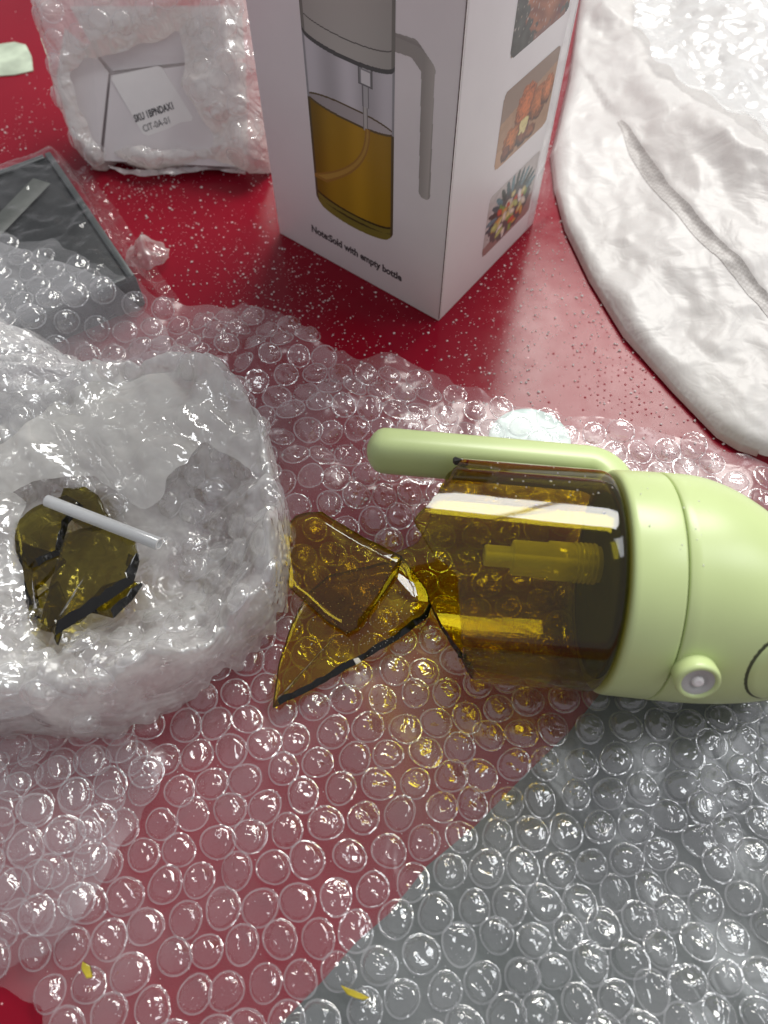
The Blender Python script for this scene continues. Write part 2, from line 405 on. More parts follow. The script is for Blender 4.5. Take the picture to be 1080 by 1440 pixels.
# ------------------------------------------------------------------ bubbles
def bubble_mesh(k, R=.5, H=.31, crush=.5, mats=None):
    r = np.random.default_rng(100+k); ns = 30
    fr = np.array([0, .14, .28, .42, .55, .67, .77, .85, .91, .955, .985, 1.0, 1.03, 1.12])
    t = np.linspace(0, 2*np.pi, ns, endpoint=False); V = []; 
    ell = 1+.05*np.cos(2*t+r.random()*6)+.025*np.cos(3*t+r.random()*6)
    for i, f in enumerate(fr[1:]):
        x = f*R*ell*np.cos(t); y = f*R*ell*np.sin(t)
        z = H*np.clip(1-min(f, 1)**5.0, 0, 1)**.6*np.ones(ns)
        V.append(np.column_stack([x, y, z]))
    V = np.vstack([[[0, 0, H]]]+V)
    x, y, z = V.T.copy()
    up = z/H
    for c in range(r.integers(1, 4)):
        a = r.random()*2*np.pi; off = R*(.05+.55*r.random()); d = x*np.cos(a)+y*np.sin(a)
        z = z-crush*(.35+.65*r.random())*np.maximum(0, d-off)*up
    rd = ridged(x*1.6+k*3.3, y*1.6, 10+k, 2)
    z = z-H*crush*.26*(rd-.1)*up
    if k % 3 == 1: z = z-.022*up*np.cos((x*math.cos(k)+y*math.sin(k))*17+k+noise(x*3, y*3, k))
    z = z-H*.35*crush*up*np.clip(1-np.hypot(x, y)/R, 0, 1)*r.random()
    tw = noise(x*3+k, y*3, 40+k)*.03*up; x = x+tw; 
    z = np.maximum(z, .012); z[-ns:] = .0; z[-2*ns:-ns] = .022
    V = np.column_stack([x, y, z]); F = [[0, 1+i, 1+(i+1) % ns] for i in range(ns)]; fm = [0]*ns
    for q in range(len(fr)-2):
        for i in range(ns):
            j = (i+1) % ns; F.append([1+q*ns+i, 1+(q+1)*ns+i, 1+(q+1)*ns+j, 1+q*ns+j]); fm.append(1 if q >= len(fr)-4 else 0)
    return V, F, fm
BUB = [bubble_mesh(k, crush=.2+1.0*(k % 6)/5) for k in range(48)]
def bubble_lib(name, mats):
    return [mesh(name, V, F, mats, fmat=fm) for V, F, fm in BUB]
LIB1 = bubble_lib('bubble', [M['bub'], M['rim']])
LIB2 = bubble_lib('bubble', [M['bub2'], M['rim']])

def lattice(x0, x1, y0, y1, pitch, rot, jit=.04, seed=0):
    r = np.random.default_rng(seed); L = max(x1-x0, y1-y0)*1.5; cx, cy_ = (x0+x1)/2, (y0+y1)/2
    n = int(L/pitch)+2; pts = []
    for j in range(-n, n):
        for i in range(-n, n):
            pts.append(((i+.5*(j % 2))*pitch, j*pitch*.866))
    P = np.array(pts); P += r.normal(0, jit*pitch, P.shape); c, s = math.cos(rot), math.sin(rot)
    P = np.column_stack([P[:, 0]*c-P[:, 1]*s+cx, P[:, 0]*s+P[:, 1]*c+cy_])
    return P[(P[:, 0] > x0) & (P[:, 0] < x1) & (P[:, 1] > y0) & (P[:, 1] < y1)]

def place_bubbles(parent, P, Nrm, rad, lib, seed=0, limit=298, squash=None, crushsel=None):
    """P world positions, Nrm normals. nearest 'limit' in view become parts, the rest one joined part"""
    r = random.Random(seed); base = np.array(root_of(parent)['_loc'])
    u, v, d = px_of(P); vis = (u > -25) & (u < 1105) & (v > -25) & (v < 1465)
    keep = (u > -260) & (u < 1340) & (v > -300) & (v < 1700)
    score = np.where(vis, 1000, 0)/np.maximum(d, 1)
    order = [i for i in np.argsort(-score) if keep[i]]
    rest = []
    for rank, i in enumerate(order):
        n = (Vector(Nrm[i]).normalized()+Vector((r.gauss(0, .07), r.gauss(0, .07), 0))).normalized(); q = n.to_track_quat('Z', 'Y').to_matrix()
        rot = q @ Matrix.Rotation(r.random()*6.283, 3, 'Z')
        sz = rad[i]/.5*(1+r.uniform(-.07, .06)); hz = sz*(1 if squash is None else squash[i])*(r.uniform(.78, 1.15) if r.random() > .07 else .3)
        m3 = rot @ Matrix.Diagonal((sz*r.uniform(.95, 1.05), sz*r.uniform(.95, 1.05), hz))
        if crushsel is None: k = r.randrange(48)
        else:
            lvl = min(5, max(0, int(crushsel[i]*5+r.uniform(-1.2, 1.2)+.5))); k = lvl+6*r.randrange(8)
        loc = Vector(P[i]-base)
        if rank < limit and vis[i]:
            o = bpy.data.objects.new('bubble', lib[k]); C.objects.link(o); o.parent = parent
            M4 = m3.to_4x4(); M4.translation = loc*S; o.matrix_local = M4
        else:
            V = np.array(BUB[k][0]) @ np.array(m3).T + np.array(loc); rest.append((V, k))
    if rest:
        VV = []; FF = []; fm = []; o_ = 0
        for V, k in rest:
            VV.append(V); FF += [[a+o_ for a in f] for f in BUB[k][1]]; fm += BUB[k][2]; o_ += len(V)
        me = mesh('bubble_field', np.vstack(VV), FF, [lib[0].materials[0], lib[0].materials[1]], fmat=fm)
        b = obj('bubble_field', me, parent); b['kind'] = 'stuff'
    return len(order)

def surf_normals(hf, P, e=.25):
    x, y = P[:, 0], P[:, 1]
    gx = (hf(x+e, y)-hf(x-e, y))/(2*e); gy = (hf(x, y+e)-hf(x, y-e))/(2*e)
    return np.column_stack([-gx, -gy, np.ones_like(gx)])

# ================================================================== THE SETTING
V, F = rounded_box(170, 170, 3, .3); V += [0, 40, -1.5]
meta(mk('tabletop', V, F, M['table'], smooth=False), kind='structure')

def flat_piece(name, poly, z0, t, mat, parent=None):
    n = len(poly); V = [(x, y, z0) for x, y in poly]+[(x, y, z0+t) for x, y in poly]
    F = [list(range(n))[::-1], [n+i for i in range(n)]]+[[i, (i+1) % n, n+(i+1) % n, n+i] for i in range(n)]
    A = sum(poly[i][0]*poly[(i+1) % n][1]-poly[(i+1) % n][0]*poly[i][1] for i in range(n))
    if A < 0: F = [f[::-1] for f in F]
    return mk(name, V, F, mat, parent, smooth=False)
pm = W([(330, 1492), (402, 1432), (455, 1378), (500, 1326), (548, 1284), (600, 1218), (668, 1162), (740, 1088), (800, 1030), (850, 968), (900, 900), (960, 860), (1250, 860), (1500, 1600), (500, 1900)], .05)
meta(flat_piece('grey_cloth', pm, .004, .05, M['mat']), 'smooth dark grey cloth lying under the bubble wrap at the lower right', 'cloth')

# ================================================================== MAIN BUBBLE WRAP SHEET
KB = W([(70, 210), (190, 385)], 1.8)             # the dark box's upper and right corners
e1 = np.array(KB[1])-np.array(KB[0]); BL = np.hypot(*e1); e1 /= BL; e2 = np.array([e1[1], -e1[0]])
if e2[0] > 0: e2 = -e2
BW = 9.0
box_poly = [tuple(KB[0]), tuple(KB[1]), tuple(np.array(KB[1])+e2*BW), tuple(np.array(KB[0])+e2*BW)]
crum_c = at(455, 620, .8)[:2]; crum_c2 = at(330, 500, .8)[:2]
bot_line = W([(690, 815), (1070, 850)], .4)
edge_l = W([(230, 412), (312, 432), (372, 436), (425, 462), (452, 492), (520, 508), (572, 505), (628, 528), (676, 551), (745, 572), (840, 590), (930, 608), (1048, 640)], .5)
def hsheet(x, y):
    h = .34+.13*facet(x*.30+.1*y, y*.24, 7, 2, .5)+.16*noise(x/5.0, y/5.0, 3)+.10*noise(x/2.2, y/2.2, 4)
    m = np.exp(-((x-crum_c[0])**2+(y-crum_c[1])**2)/22.)+.9*np.exp(-((x-crum_c2[0])**2/26.+(y-crum_c2[1])**2/8.))
    h = h+m*(.55+.55*ridged(x*.33, y*.33, 9, 2)+.14*ridged(x*.8, y*.8, 19, 2))
    d = dist_line(x, y, box_poly, True); ins = inside(x, y, box_poly)
    up = np.where(ins, 1.0, np.exp(-(d/1.1)**2)); h = h*(1-.6*up)+1.95*up
    h = h+.42*np.exp(-dist_line(x, y, edge_l)/.35)*(.6+.5*noise(x*.9, y*.9, 79))
    db = dist_line(x, y, bot_line); h = h*(1-.65*np.exp(-(db/2.6)**2))
    return np.maximum(h, .10)
sheet_poly = W([(-400, 250, 2.0), (-60, 300, 2.0), (0, 327, 2.0), (55, 343, 2.0), (75, 338, 2.0), (125, 368, 2.0), (165, 385, 2.0), (200, 400, 1.7), (228, 412, 1.2), (270, 425, .8), (312, 432, .7), (345, 428, .7), (372, 436, .7), (400, 452, .6), (425, 462, .6), (441, 475, .6),
                (452, 492, .6), (480, 503, .5), (520, 508, .5), (548, 500, .5), (572, 505, .5), (600, 512, .5), (628, 528, .5), (650, 545, .4), (676, 551, .4), (705, 566, .4), (745, 572, .4), (790, 578, .4), (840, 590, .4), (885, 596, .4), (930, 608, .4), (975, 612, .4), (1010, 624, .4), (1048, 640, .4), (1080, 648, .4), (1500, 700, .4),
                (1500, 2000, .3), (110, 2000, .3), (92, 1500, .3), (64, 1436, .3), (52, 1418, .3), (30, 1412, .3), (8, 1402, .3), (-8, 1396, .3), (-300, 1330, .3)])
sp = np.array(sheet_poly); x0, x1 = -24, 21; y0, y1 = -4.5, 31
st = .13; gx = np.arange(x0, x1, st); gy = np.arange(y0, y1, st); X, Y = np.meshgrid(gx, gy, indexing='ij')
Xw = X+.22*noise(X*1.9, Y*1.9, 77); Yw = Y+.30*noise(X*1.5, Y*1.5, 78)
msk = inside(Xw, Yw, sheet_poly)
V = np.column_stack([X.ravel(), Y.ravel(), hsheet(X, Y).ravel()]); F = grid_faces(len(gx), len(gy))
F = F[msk.ravel()[F].all(1)]; V, F, _ = prune(V, F); V = soften(V, F)
sheet = thing('bubble_wrap_sheet', (0, 10, 0), 'large clear bubble wrap sheet spread flat over the red table under the broken bottle', 'bubble wrap')
mk('film', V, F, M['film'], sheet)
ul = W([(-150, 332), (0, 346), (120, 388), (228, 432), (250, 520), (160, 560), (-150, 600)], 1.6); m2 = inside(X, Y, ul)
V = np.column_stack([X.ravel(), Y.ravel(), (hsheet(X, Y)-.07).ravel()]); F = grid_faces(len(gx), len(gy)); F = F[m2.ravel()[F].all(1)]; V, F, _ = prune(V, F); V = soften(V, F)
mk('under_layer', V, F, film_mat('hazy_under_film', haze=.22, haze_var=.2, f0=.04, crinkle=.3), sheet)
P = lattice(x0, x1, y0, y1, 1.06, math.radians(8), .05, 5)
# distort the rows a little, as crumpling does
dx = .35*noise(P[:, 0]*.16, P[:, 1]*.16, 61); dy = .45*noise(P[:, 0]*.16, P[:, 1]*.16, 62); P = P+np.column_stack([dx, dy])
P = P[inside(P[:, 0], P[:, 1], sheet_poly) & (dist_line(P[:, 0], P[:, 1], sheet_poly, True) > .30)]
h = hsheet(P[:, 0], P[:, 1]); Nr = surf_normals(hsheet, P)
crm = np.clip(.25+.45*noise(P[:, 0]*.35, P[:, 1]*.35, 321)+np.exp(-((P[:, 0]-crum_c[0])**2+(P[:, 1]-crum_c[1])**2)/40.)+.25*sstep(-8, 9, P[:, 0])*sstep(12, 3, P[:, 1]), 0, 1)
hid = dist_line(P[:, 0], P[:, 1], bot_line) < 2.2
place_bubbles(sheet, np.column_stack([P, h+.012]), Nr, np.full(len(P), .462), LIB1, 3, 298, squash=np.where(hid, .6, 1.0), crushsel=crm)

# the sheet folded over on itself at the left
fold_poly = W([(-200, 1015), (0, 1022), (110, 1030), (205, 1030), (236, 1052), (222, 1110), (190, 1160), (150, 1225), (118, 1290), (60, 1345), (0, 1368), (-200, 1380)], .9)
def hfold(x, y):
    d = dist_line(x, y, fold_poly, True)
    return hsheet(x, y)+.28+.35*(1-np.exp(-d/.5))+.1*noise(x*.6, y*.6, 31)
gx = np.arange(-17, -3, .13); gy = np.arange(-2, 11, .13); X, Y = np.meshgrid(gx, gy, indexing='ij')
msk = inside(X+.12*noise(X*1.5, Y*1.5, 7), Y+.12*noise(X*1.5, Y*1.5, 8), fold_poly)
V = np.column_stack([X.ravel(), Y.ravel(), hfold(X, Y).ravel()]); F = grid_faces(len(gx), len(gy)); F = F[msk.ravel()[F].all(1)]; V, F, _ = prune(V, F); V = soften(V, F)
mk('folded_film', V, F, M['film'], sheet)
P = lattice(-17, -3, -2, 11, 1.06, math.radians(22), .03, 15); P = P[inside(P[:, 0], P[:, 1], fold_poly) & (dist_line(P[:, 0], P[:, 1], fold_poly, True) > .35)]
fold_root = thing('bubble_wrap_strip', (-9, 4, .5), 'paler second layer of bubble wrap folded over the sheet at the lower left edge', 'bubble wrap')
C.objects['folded_film'].parent = fold_root; C.objects['folded_film'].data.transform(Matrix.Translation((.09, .06, -.005))); C.objects['folded_film'].name = 'film'
place_bubbles(fold_root, np.column_stack([P, hfold(P[:, 0], P[:, 1])+.01]), surf_normals(hfold, P), np.full(len(P), .46), LIB1, 23)

# ================================================================== LEFT BUNDLE (open pouch of bubble wrap with shards in it)
bc = at(190, 785, 2.0)[:2]
bund_px = [(408, 745), (404, 815), (398, 850), (372, 890), (330, 925), (285, 955), (232, 985), (170, 1015), (110, 1030), (40, 1022), (-60, 1020), (-150, 960), (-190, 800), (-150, 650), (-60, 580), (30, 560), (110, 540), (165, 515), (235, 502), (300, 515), (345, 545), (372, 600), (395, 670)]
bund_poly = W(bund_px, 1.6)
ang = np.array([math.atan2(p[1]-bc[1], p[0]-bc[0]) for p in bund_poly]); rr = np.array([math.hypot(p[1]-bc[1], p[0]-bc[0]) for p in bund_poly])
o_ = np.argsort(ang); ang = ang[o_]; rr = rr[o_]
def Rb(a): return np.interp(a, np.concatenate([ang-2*np.pi, ang, ang+2*np.pi]), np.tile(rr, 3))
HC = at(185, 800, 1.2)[:2]                       # middle of the hollow
def hbund(x, y):
    a = np.arctan2(y-bc[1], x-bc[0]); rho = np.hypot(x-bc[0], y-bc[1])/Rb(a)
    wav = .07*noise(np.cos(a)*2.2+5, np.sin(a)*2.2, 71)
    crest = .83+.10*np.cos(a-.1)+wav; top = 3.3+.7*noise(np.cos(a)*1.5, np.sin(a)*1.5+9, 72)
    outer = top*np.clip(1-np.clip((rho-crest)/(1-crest), 0, 1)**2.4, 0, 1)+.15
    d = np.hypot((x-HC[0])/1.05, (y-HC[1]))/Rb(a)
    inner = .9+(top-.9)*np.clip((rho/crest-.25)/.75, 0, 1)**1.7
    h = np.where(rho > crest, outer, np.minimum(inner, top+.15))
    am = sstep(.28, .55, rho)*sstep(1.02, .9, rho)
    h = h+am*(.62*facet(x*.50, y*.50, 81, 3, .6)+.10*ridged(x*.9, y*.9, 82, 2))
    h = h+am*.38*ridged(np.cos(a)*2.6+3, np.sin(a)*2.6+rho*.9, 84, 2)
    return np.where(rho > 1.02, .1, np.maximum(h, .25))
bund = thing('bubble_wrap_pouch', (bc[0], bc[1], 0), 'opened whitish bubble wrap pouch holding olive glass shards at the left', 'bubble wrap')
gx = np.arange(bc[0]-10, bc[0]+7.5, .10); gy = np.arange(bc[1]-8.5, bc[1]+9, .10); X, Y = np.meshgrid(gx, gy, indexing='ij')
A = np.arctan2(Y-bc[1], X-bc[0]); RH = np.hypot(X-bc[0], Y-bc[1])/Rb(A); msk = RH < 1.0+.02*noise(X*2, Y*2, 5)
V = np.column_stack([X.ravel(), Y.ravel(), hbund(X, Y).ravel()]); F = grid_faces(len(gx), len(gy)); F = F[msk.ravel()[F].all(1)]; V, F, _ = prune(V, F); V = soften(V, F)
mk('film', V, F, M['film2'], bund)
V2 = V.copy(); V2[:, 2] = np.maximum(V2[:, 2]*.72-.15+.15*noise(V2[:, 0]*.8, V2[:, 1]*.8, 93), .12)
mk('inner_film', V2, F, M['film2'], bund)
P = lattice(bc[0]-10, bc[0]+7.5, bc[1]-8.5, bc[1]+9, 1.12, math.radians(35), .07, 25)
a = np.arctan2(P[:, 1]-bc[1], P[:, 0]-bc[0]); rh = np.hypot(P[:, 0]-bc[0], P[:, 1]-bc[1])/Rb(a)
P = P[(rh < .97) & (rh > .30)]
place_bubbles(bund, np.column_stack([P, hbund(P[:, 0], P[:, 1])]), surf_normals(hbund, P, .3), np.full(len(P), .46), LIB2, 33, crushsel=np.full(len(P), .7), squash=np.full(len(P), 1.15))

# film flap folded in from the upper rim
flap_poly = W([(20, 600), (60, 560), (130, 530), (200, 508), (262, 507), (318, 528), (352, 562), (372, 612), (385, 655), (352, 650), (318, 628), (280, 612), (262, 642), (238, 660), (226, 690), (196, 706), (170, 692), (150, 672), (118, 652), (80, 658), (40, 668), (0, 690), (-60, 660), (-40, 620)], 3.6)
def hflap(x, y):
    dd = dist_line(x, y, flap_poly, True)
    return np.maximum(hbund(x, y)+.25, 3.1+.55*(1-np.exp(-dd/1.2))+.34*facet(x*.38+.2*y, y*.30, 95, 3, .45))
fp = np.array(flap_poly); gx = np.arange(fp[:, 0].min(), fp[:, 0].max(), .10); gy = np.arange(fp[:, 1].min(), fp[:, 1].max(), .10); X, Y = np.meshgrid(gx, gy, indexing='ij')
msk = inside(X+.12*noise(X, Y, 7), Y+.12*noise(X, Y, 8), flap_poly)
V = np.column_stack([X.ravel(), Y.ravel(), hflap(X, Y).ravel()]); F = grid_faces(len(gx), len(gy)); F = F[msk.ravel()[F].all(1)]; V, F, _ = prune(V, F); V = soften(V, F)
mk('film_flap', V, F, M['flap'], bund)
# left wall of the pouch that leans over the shards
lip_poly = W([(-120, 660), (-60, 640), (0, 668), (35, 700), (20, 760), (30, 820), (38, 880), (70, 905), (95, 950), (60, 1000), (-60, 1010), (-160, 900)], 2.6)
def hlip(x, y):
    dd = dist_line(x, y, lip_poly, True); return 2.1+.9*(1-np.exp(-dd/.8))+.32*facet(x*.6, y*.6, 99, 3)
lp = np.array(lip_poly); gx = np.arange(lp[:, 0].min(), lp[:, 0].max(), .10); gy = np.arange(lp[:, 1].min(), lp[:, 1].max(), .10); X, Y = np.meshgrid(gx, gy, indexing='ij')
msk = inside(X+.1*noise(X, Y, 7), Y+.1*noise(X, Y, 8), lip_poly)
V = np.column_stack([X.ravel(), Y.ravel(), hlip(X, Y).ravel()]); F = grid_faces(len(gx), len(gy)); F = F[msk.ravel()[F].all(1)]; V, F, _ = prune(V, F); V = soften(V, F)
mk('film_lip', V, F, M['film2'], bund)

# crumpled roll behind the pouch
tail_poly = W([(-120, 380), (0, 415), (30, 420), (70, 450), (110, 468), (140, 492), (172, 515), (160, 540), (110, 575), (60, 600), (0, 620), (-150, 640)], 3.0)
def htail(x, y):
    dd = dist_line(x, y, tail_poly, True)
    return .6+3.3*(1-np.exp(-(dd/1.1)**1.2))+.34*facet(x*.5+y*.4, y*1.1-x*.2, 105, 3, .55)
tp = np.array(tail_poly); gx = np.arange(tp[:, 0].min(), tp[:, 0].max(), .10); gy = np.arange(tp[:, 1].min(), tp[:, 1].max(), .10); X, Y = np.meshgrid(gx, gy, indexing='ij')
msk = inside(X+.1*noise(X, Y, 7), Y+.1*noise(X, Y, 8), tail_poly)
V = np.column_stack([X.ravel(), Y.ravel(), htail(X, Y).ravel()]); F = grid_faces(len(gx), len(gy)); F = F[msk.ravel()[F].all(1)]; V, F, _ = prune(V, F); V = soften(V, F)
tl_ = tp.mean(0); tail = thing('bubble_wrap_roll', (tl_[0], tl_[1], 0), 'bright crumpled end of rolled bubble wrap behind the pouch at the left edge', 'bubble wrap')
mk('film', V, F, M['tail'], tail)
P = lattice(tp[:, 0].min(), tp[:, 0].max(), tp[:, 1].min(), tp[:, 1].max(), 1.1, .4, .1, 26)
P = P[inside(P[:, 0], P[:, 1], tail_poly) & (dist_line(P[:, 0], P[:, 1], tail_poly, True) > .4)]
place_bubbles(tail, np.column_stack([P, htail(P[:, 0], P[:, 1])-.04]), surf_normals(htail, P, .3), np.full(len(P), .45), LIB2, 34, crushsel=np.full(len(P), 1.), squash=np.full(len(P), .7))

# ================================================================== SHARDS
def shard(name, pxs, z, t, label, mats, curve=0.0, cdir=(0, 1), wob=.05, tilt=(0, 0), seed=0, group=None, slant=None):
    if len(mats) == 2: mats = [mats[0], mats[1], mats[1]]
    P = np.array([at(p[0], p[1], z)[:2] for p in pxs]); A = np.sum(P[:, 0]*np.roll(P[:, 1], -1)-np.roll(P[:, 0], -1)*P[:, 1])
    if A < 0: P = P[::-1]
    c = P.mean(0); cd = np.array(cdir)/np.hypot(*cdir)
    f = lambda x, y: -curve*((x-c[0])*cd[0]+(y-c[1])*cd[1])**2+tilt[0]*(x-c[0])+tilt[1]*(y-c[1])
    V, F, fm = slab(P, z, t, f, wob, seed=seed, slant=slant)
    V = V-[c[0], c[1], z]
    o = obj(name, mesh(name, V, F, mats, fmat=fm, smooth=False)); o.location = Vector((c[0], c[1], z))*S
    me = o.data; sm = np.array([i == 0 for i in fm]); me.polygons.foreach_set('use_smooth', sm)
    return meta(o, label, 'glass shard', group)
SM = [M['shard'], M['edge'], M['rim_glass']]; SM2 = [M['shard2'], M['edge'], M['rim_glass']]
grp = 'broken glass shards'
shard('glass_shard', [(383, 994), (392, 935), (410, 880), (432, 838), (462, 812), (520, 798), (566, 786), (582, 806), (600, 832), (607, 852), (602, 868), (560, 900), (508, 930), (440, 968)], .78, .20,
      'long amber shard with thick black broken edge pointing to the lower left', SM, curve=.012, cdir=(.5, 1), wob=.03, seed=1, group=grp, slant=(.55, -1, .17))
shard('glass_shard', [(404, 742), (416, 728), (434, 723), (453, 722), (478, 738), (510, 757), (545, 774), (566, 784), (560, 806), (530, 850), (503, 884), (488, 892), (462, 876), (434, 852), (406, 826), (400, 780)], 1.08, .17,
      'flat amber shard touching the pouch rim, overlapping the long pointed shard', [glass_mat('dull_amber_shard', (.76, .68, .22), body=.05), M['edge'], M['rim_glass']], curve=.010, cdir=(1, .4), wob=.03, seed=2, group=grp)
# shards inside the pouch
shard('glass_shard', [(95, 755), (150, 738), (188, 745), (196, 790), (188, 820), (158, 842), (120, 868), (78, 894), (60, 878), (72, 830)], 2.55, .22,
      'largest olive shard with rippled edge lying on top inside the pouch', SM2, curve=.005, cdir=(1, .3), wob=.05, seed=3, group=grp, slant=(.8, -1, .28))
shard('glass_shard', [(24, 740), (50, 718), (96, 700), (118, 712), (96, 738), (86, 780), (44, 800), (26, 780)], 2.0, .22,
      'dark olive shard at the left side of the pouch opening, below the tube end', SM2, curve=.005, wob=.05, seed=4, group=grp, slant=(1, -.3, .15))
shard('glass_shard', [(22, 762), (60, 775), (94, 790), (52, 830), (58, 870), (42, 872), (34, 840), (24, 800)], 1.75, .25,
      'darkest curved shard under the left lip of the pouch', SM2, curve=.03, wob=.08, seed=5, group=grp, slant=(-1, -.2, .15))
shard('glass_shard', [(118, 862), (146, 828), (176, 818), (201, 823), (186, 845), (160, 870), (138, 864)], 2.05, .22,
      'small square amber shard with black right edge inside the pouch', SM2, curve=.01, wob=.03, seed=6, group=grp, slant=(1, -.9, .2))
shard('glass_shard', [(84, 712), (92, 690), (122, 688), (140, 700), (160, 742), (130, 748), (104, 735)], 1.85, .2,
      'brown shard half hidden behind the white tube', SM2, curve=.005, wob=.05, seed=7, group=grp)
shard('glass_shard', [(44, 850), (84, 820), (96, 850), (72, 890), (56, 886)], 1.5, .2,
      'small dark shard at the lower left beneath the large olive one', SM2, curve=.005, wob=.05, seed=8, group=grp)
shard('glass_shard', [(90, 872), (114, 856), (122, 868), (112, 876), (92, 881)], 2.35, .1, 'tiny pale curved splinter below the large olive shard', [M['shard2'], M['edge2']], curve=.3, wob=.05, seed=9, group=grp)
shard('glass_shard', [(80, 884), (88, 888), (82, 908), (78, 900)], 2.0, .12, 'thin dark sliver pointing down at the bottom of the shard pile', [M['shard2'], M['edge']], wob=.04, seed=10, group=grp)
shard('glass_shard', [(182, 780), (197, 789), (190, 798), (178, 796)], 2.1, .12, 'tiny olive tip poking out right of the large olive shard', [M['shard2'], M['edge2']], wob=.04, seed=12, group=grp)
shard('glass_splinter', [(479, 1385), (487, 1388), (520, 1403), (512, 1406), (488, 1398)], .75, .12, 'small yellow glass splinter on the bubbles at the bottom centre', [M['amber_crumb'], M['rim_glass'], M['rim_glass']], wob=.05, seed=13)
shard('glass_splinter', [(118, 1352), (128, 1358), (132, 1374), (124, 1376), (116, 1362)], .9, .12, 'yellow glass splinter on wrinkled bubbles near the lower left corner', [M['amber_crumb'], M['rim_glass'], M['rim_glass']], wob=.05, seed=14)
shard('foam_chip', [(497, 928), (504, 926), (508, 931), (501, 935)], 1.0, .1, 'tiny white chip on the black edge of the long shard', [M['crumb'], M['crumb']], wob=.03, seed=15)
for n_, pts_, z_ in (('edge', [(97, 690), (130, 668), (140, 660)], 0),): pass

# white tube on the shards
p0 = at(66, 704, 2.9); p1 = at(224, 765, 3.05); dv = p1-p0; Lt = np.linalg.norm(dv); q = Vector(dv).to_track_quat('X', 'Z').to_matrix().to_4x4(); q.translation = Vector(p0)*S
tube = thing('plastic_tube', p0, 'short frosted white plastic tube lying across the shards in the pouch', 'tube', mat4=q)
V, F = lathe([(0, .15), (0, .20), (.02, .21), (Lt-.02, .21), (Lt, .20), (Lt, .15), (0, .15)], 32); V[:, 1] *= 1.0
mk('tube_wall', V, F, M['straw'], tube, world=False)
V, F = lathe([(Lt+.004, .15), (Lt+.012, .17), (Lt+.012, .195), (Lt+.004, .21)], 32); mk('cut_end', V, F, M['label'], tube, world=False)

# ================================================================== BROKEN OIL SPRAYER
az = math.radians(-4.6); tl = math.radians(1.5)
ex = Vector((math.cos(az)*math.cos(tl), math.sin(az)*math.cos(tl), -math.sin(tl))); ey = Vector((-math.sin(az), math.cos(az), 0)); ez = ex.cross(ey)
B0 = Vector(at(843, 816, 3.75)); mb = Matrix((ex, ey, ez)).transposed().to_4x4(); mb.translation = B0*S
bottle = thing('oil_sprayer', B0, 'broken amber glass oil sprayer with pastel green cap and handle lying on bubble wrap', 'sprayer bottle', mat4=mb)
R = 3.33
ep = [(-20, -5.0), (0, -4.75), (15, -4.4), (29, -4.3), (50, -4.6), (75, -5.05), (94, -5.8), (108, -5.3), (119, -4.55), (142, -4.35), (165, -4.1), (183, -3.7), (209, -3.55), (235, -3.8), (255, -4.4), (276, -5.0), (293, -6.1), (300, -6.35), (309, -5.5), (320, -5.2), (340, -5.0), (360, -4.75)]
NP = 180; ph = np.arange(NP)*2*np.pi/NP; xe = np.interp(np.degrees(ph), [e[0] for e in ep], [e[1] for e in ep])+.05*noise(ph*9, ph*0, 3)
def glass_wall(Ro, inset):
    xs = []; rs = []
    for s_ in np.linspace(0, 1, 22): xs.append(xe+(-.38-xe)*s_); rs.append(np.full(NP, Ro))
    for a_ in np.linspace(0, math.pi/2, 7)[1:]: xs.append(np.full(NP, -.38+.38*math.sin(a_)-inset)); rs.append(np.full(NP, Ro-.38*(1-math.cos(a_))))
    return np.array(xs), np.array(rs)
xo, ro = glass_wall(R, 0); xi, ri = glass_wall(R-.27, .04)
def cyl(xs, rs): return np.stack([xs.ravel(), (rs*np.cos(ph)).ravel(), (rs*np.sin(ph)).ravel()], 1)
Vo = cyl(xo, ro); Vi = cyl(xi, ri); n1 = len(Vo); Fo = grid_faces(xo.shape[0], NP, True); Fi = grid_faces(xi.shape[0], NP, True)[:, ::-1]+n1
mk('glass_body', np.vstack([Vo, Vi]), np.vstack([Fo, Fi]), M['glass'], bottle, world=False)
# broken rim of the glass: a band joining outer and inner wall, with its own roughness
i = np.arange(NP); j = (i+1) % NP
Ve = np.vstack([Vo[:NP]-[.006, 0, 0], Vi[:NP]-[.006, 0, 0]]); Fe = np.stack([i, j, j+NP, i+NP], 1)
dg = np.degrees(ph)
mk('broken_rim', Ve, Fe, [M['rim_glass'], M['edge']], bottle, world=False, smooth=False, fmat=((dg > 203) & (dg < 302)).astype(int))
for (phd, x_, s_) in ((27, -4.38, .28), (36, -4.6, .24), (236, -3.8, .24), (228, -3.6, .14)):
    V, F = rounded_box(s_*1.1, s_*.8, s_*.8, .05, 1); V += RNG.normal(0, .02, V.shape); a_ = math.radians(phd)
    V = V+[x_, (R-.1)*math.cos(a_), (R-.1)*math.sin(a_)]; mk('rim_chip', V, F, M['edge'], bottle, world=False, smooth=False)
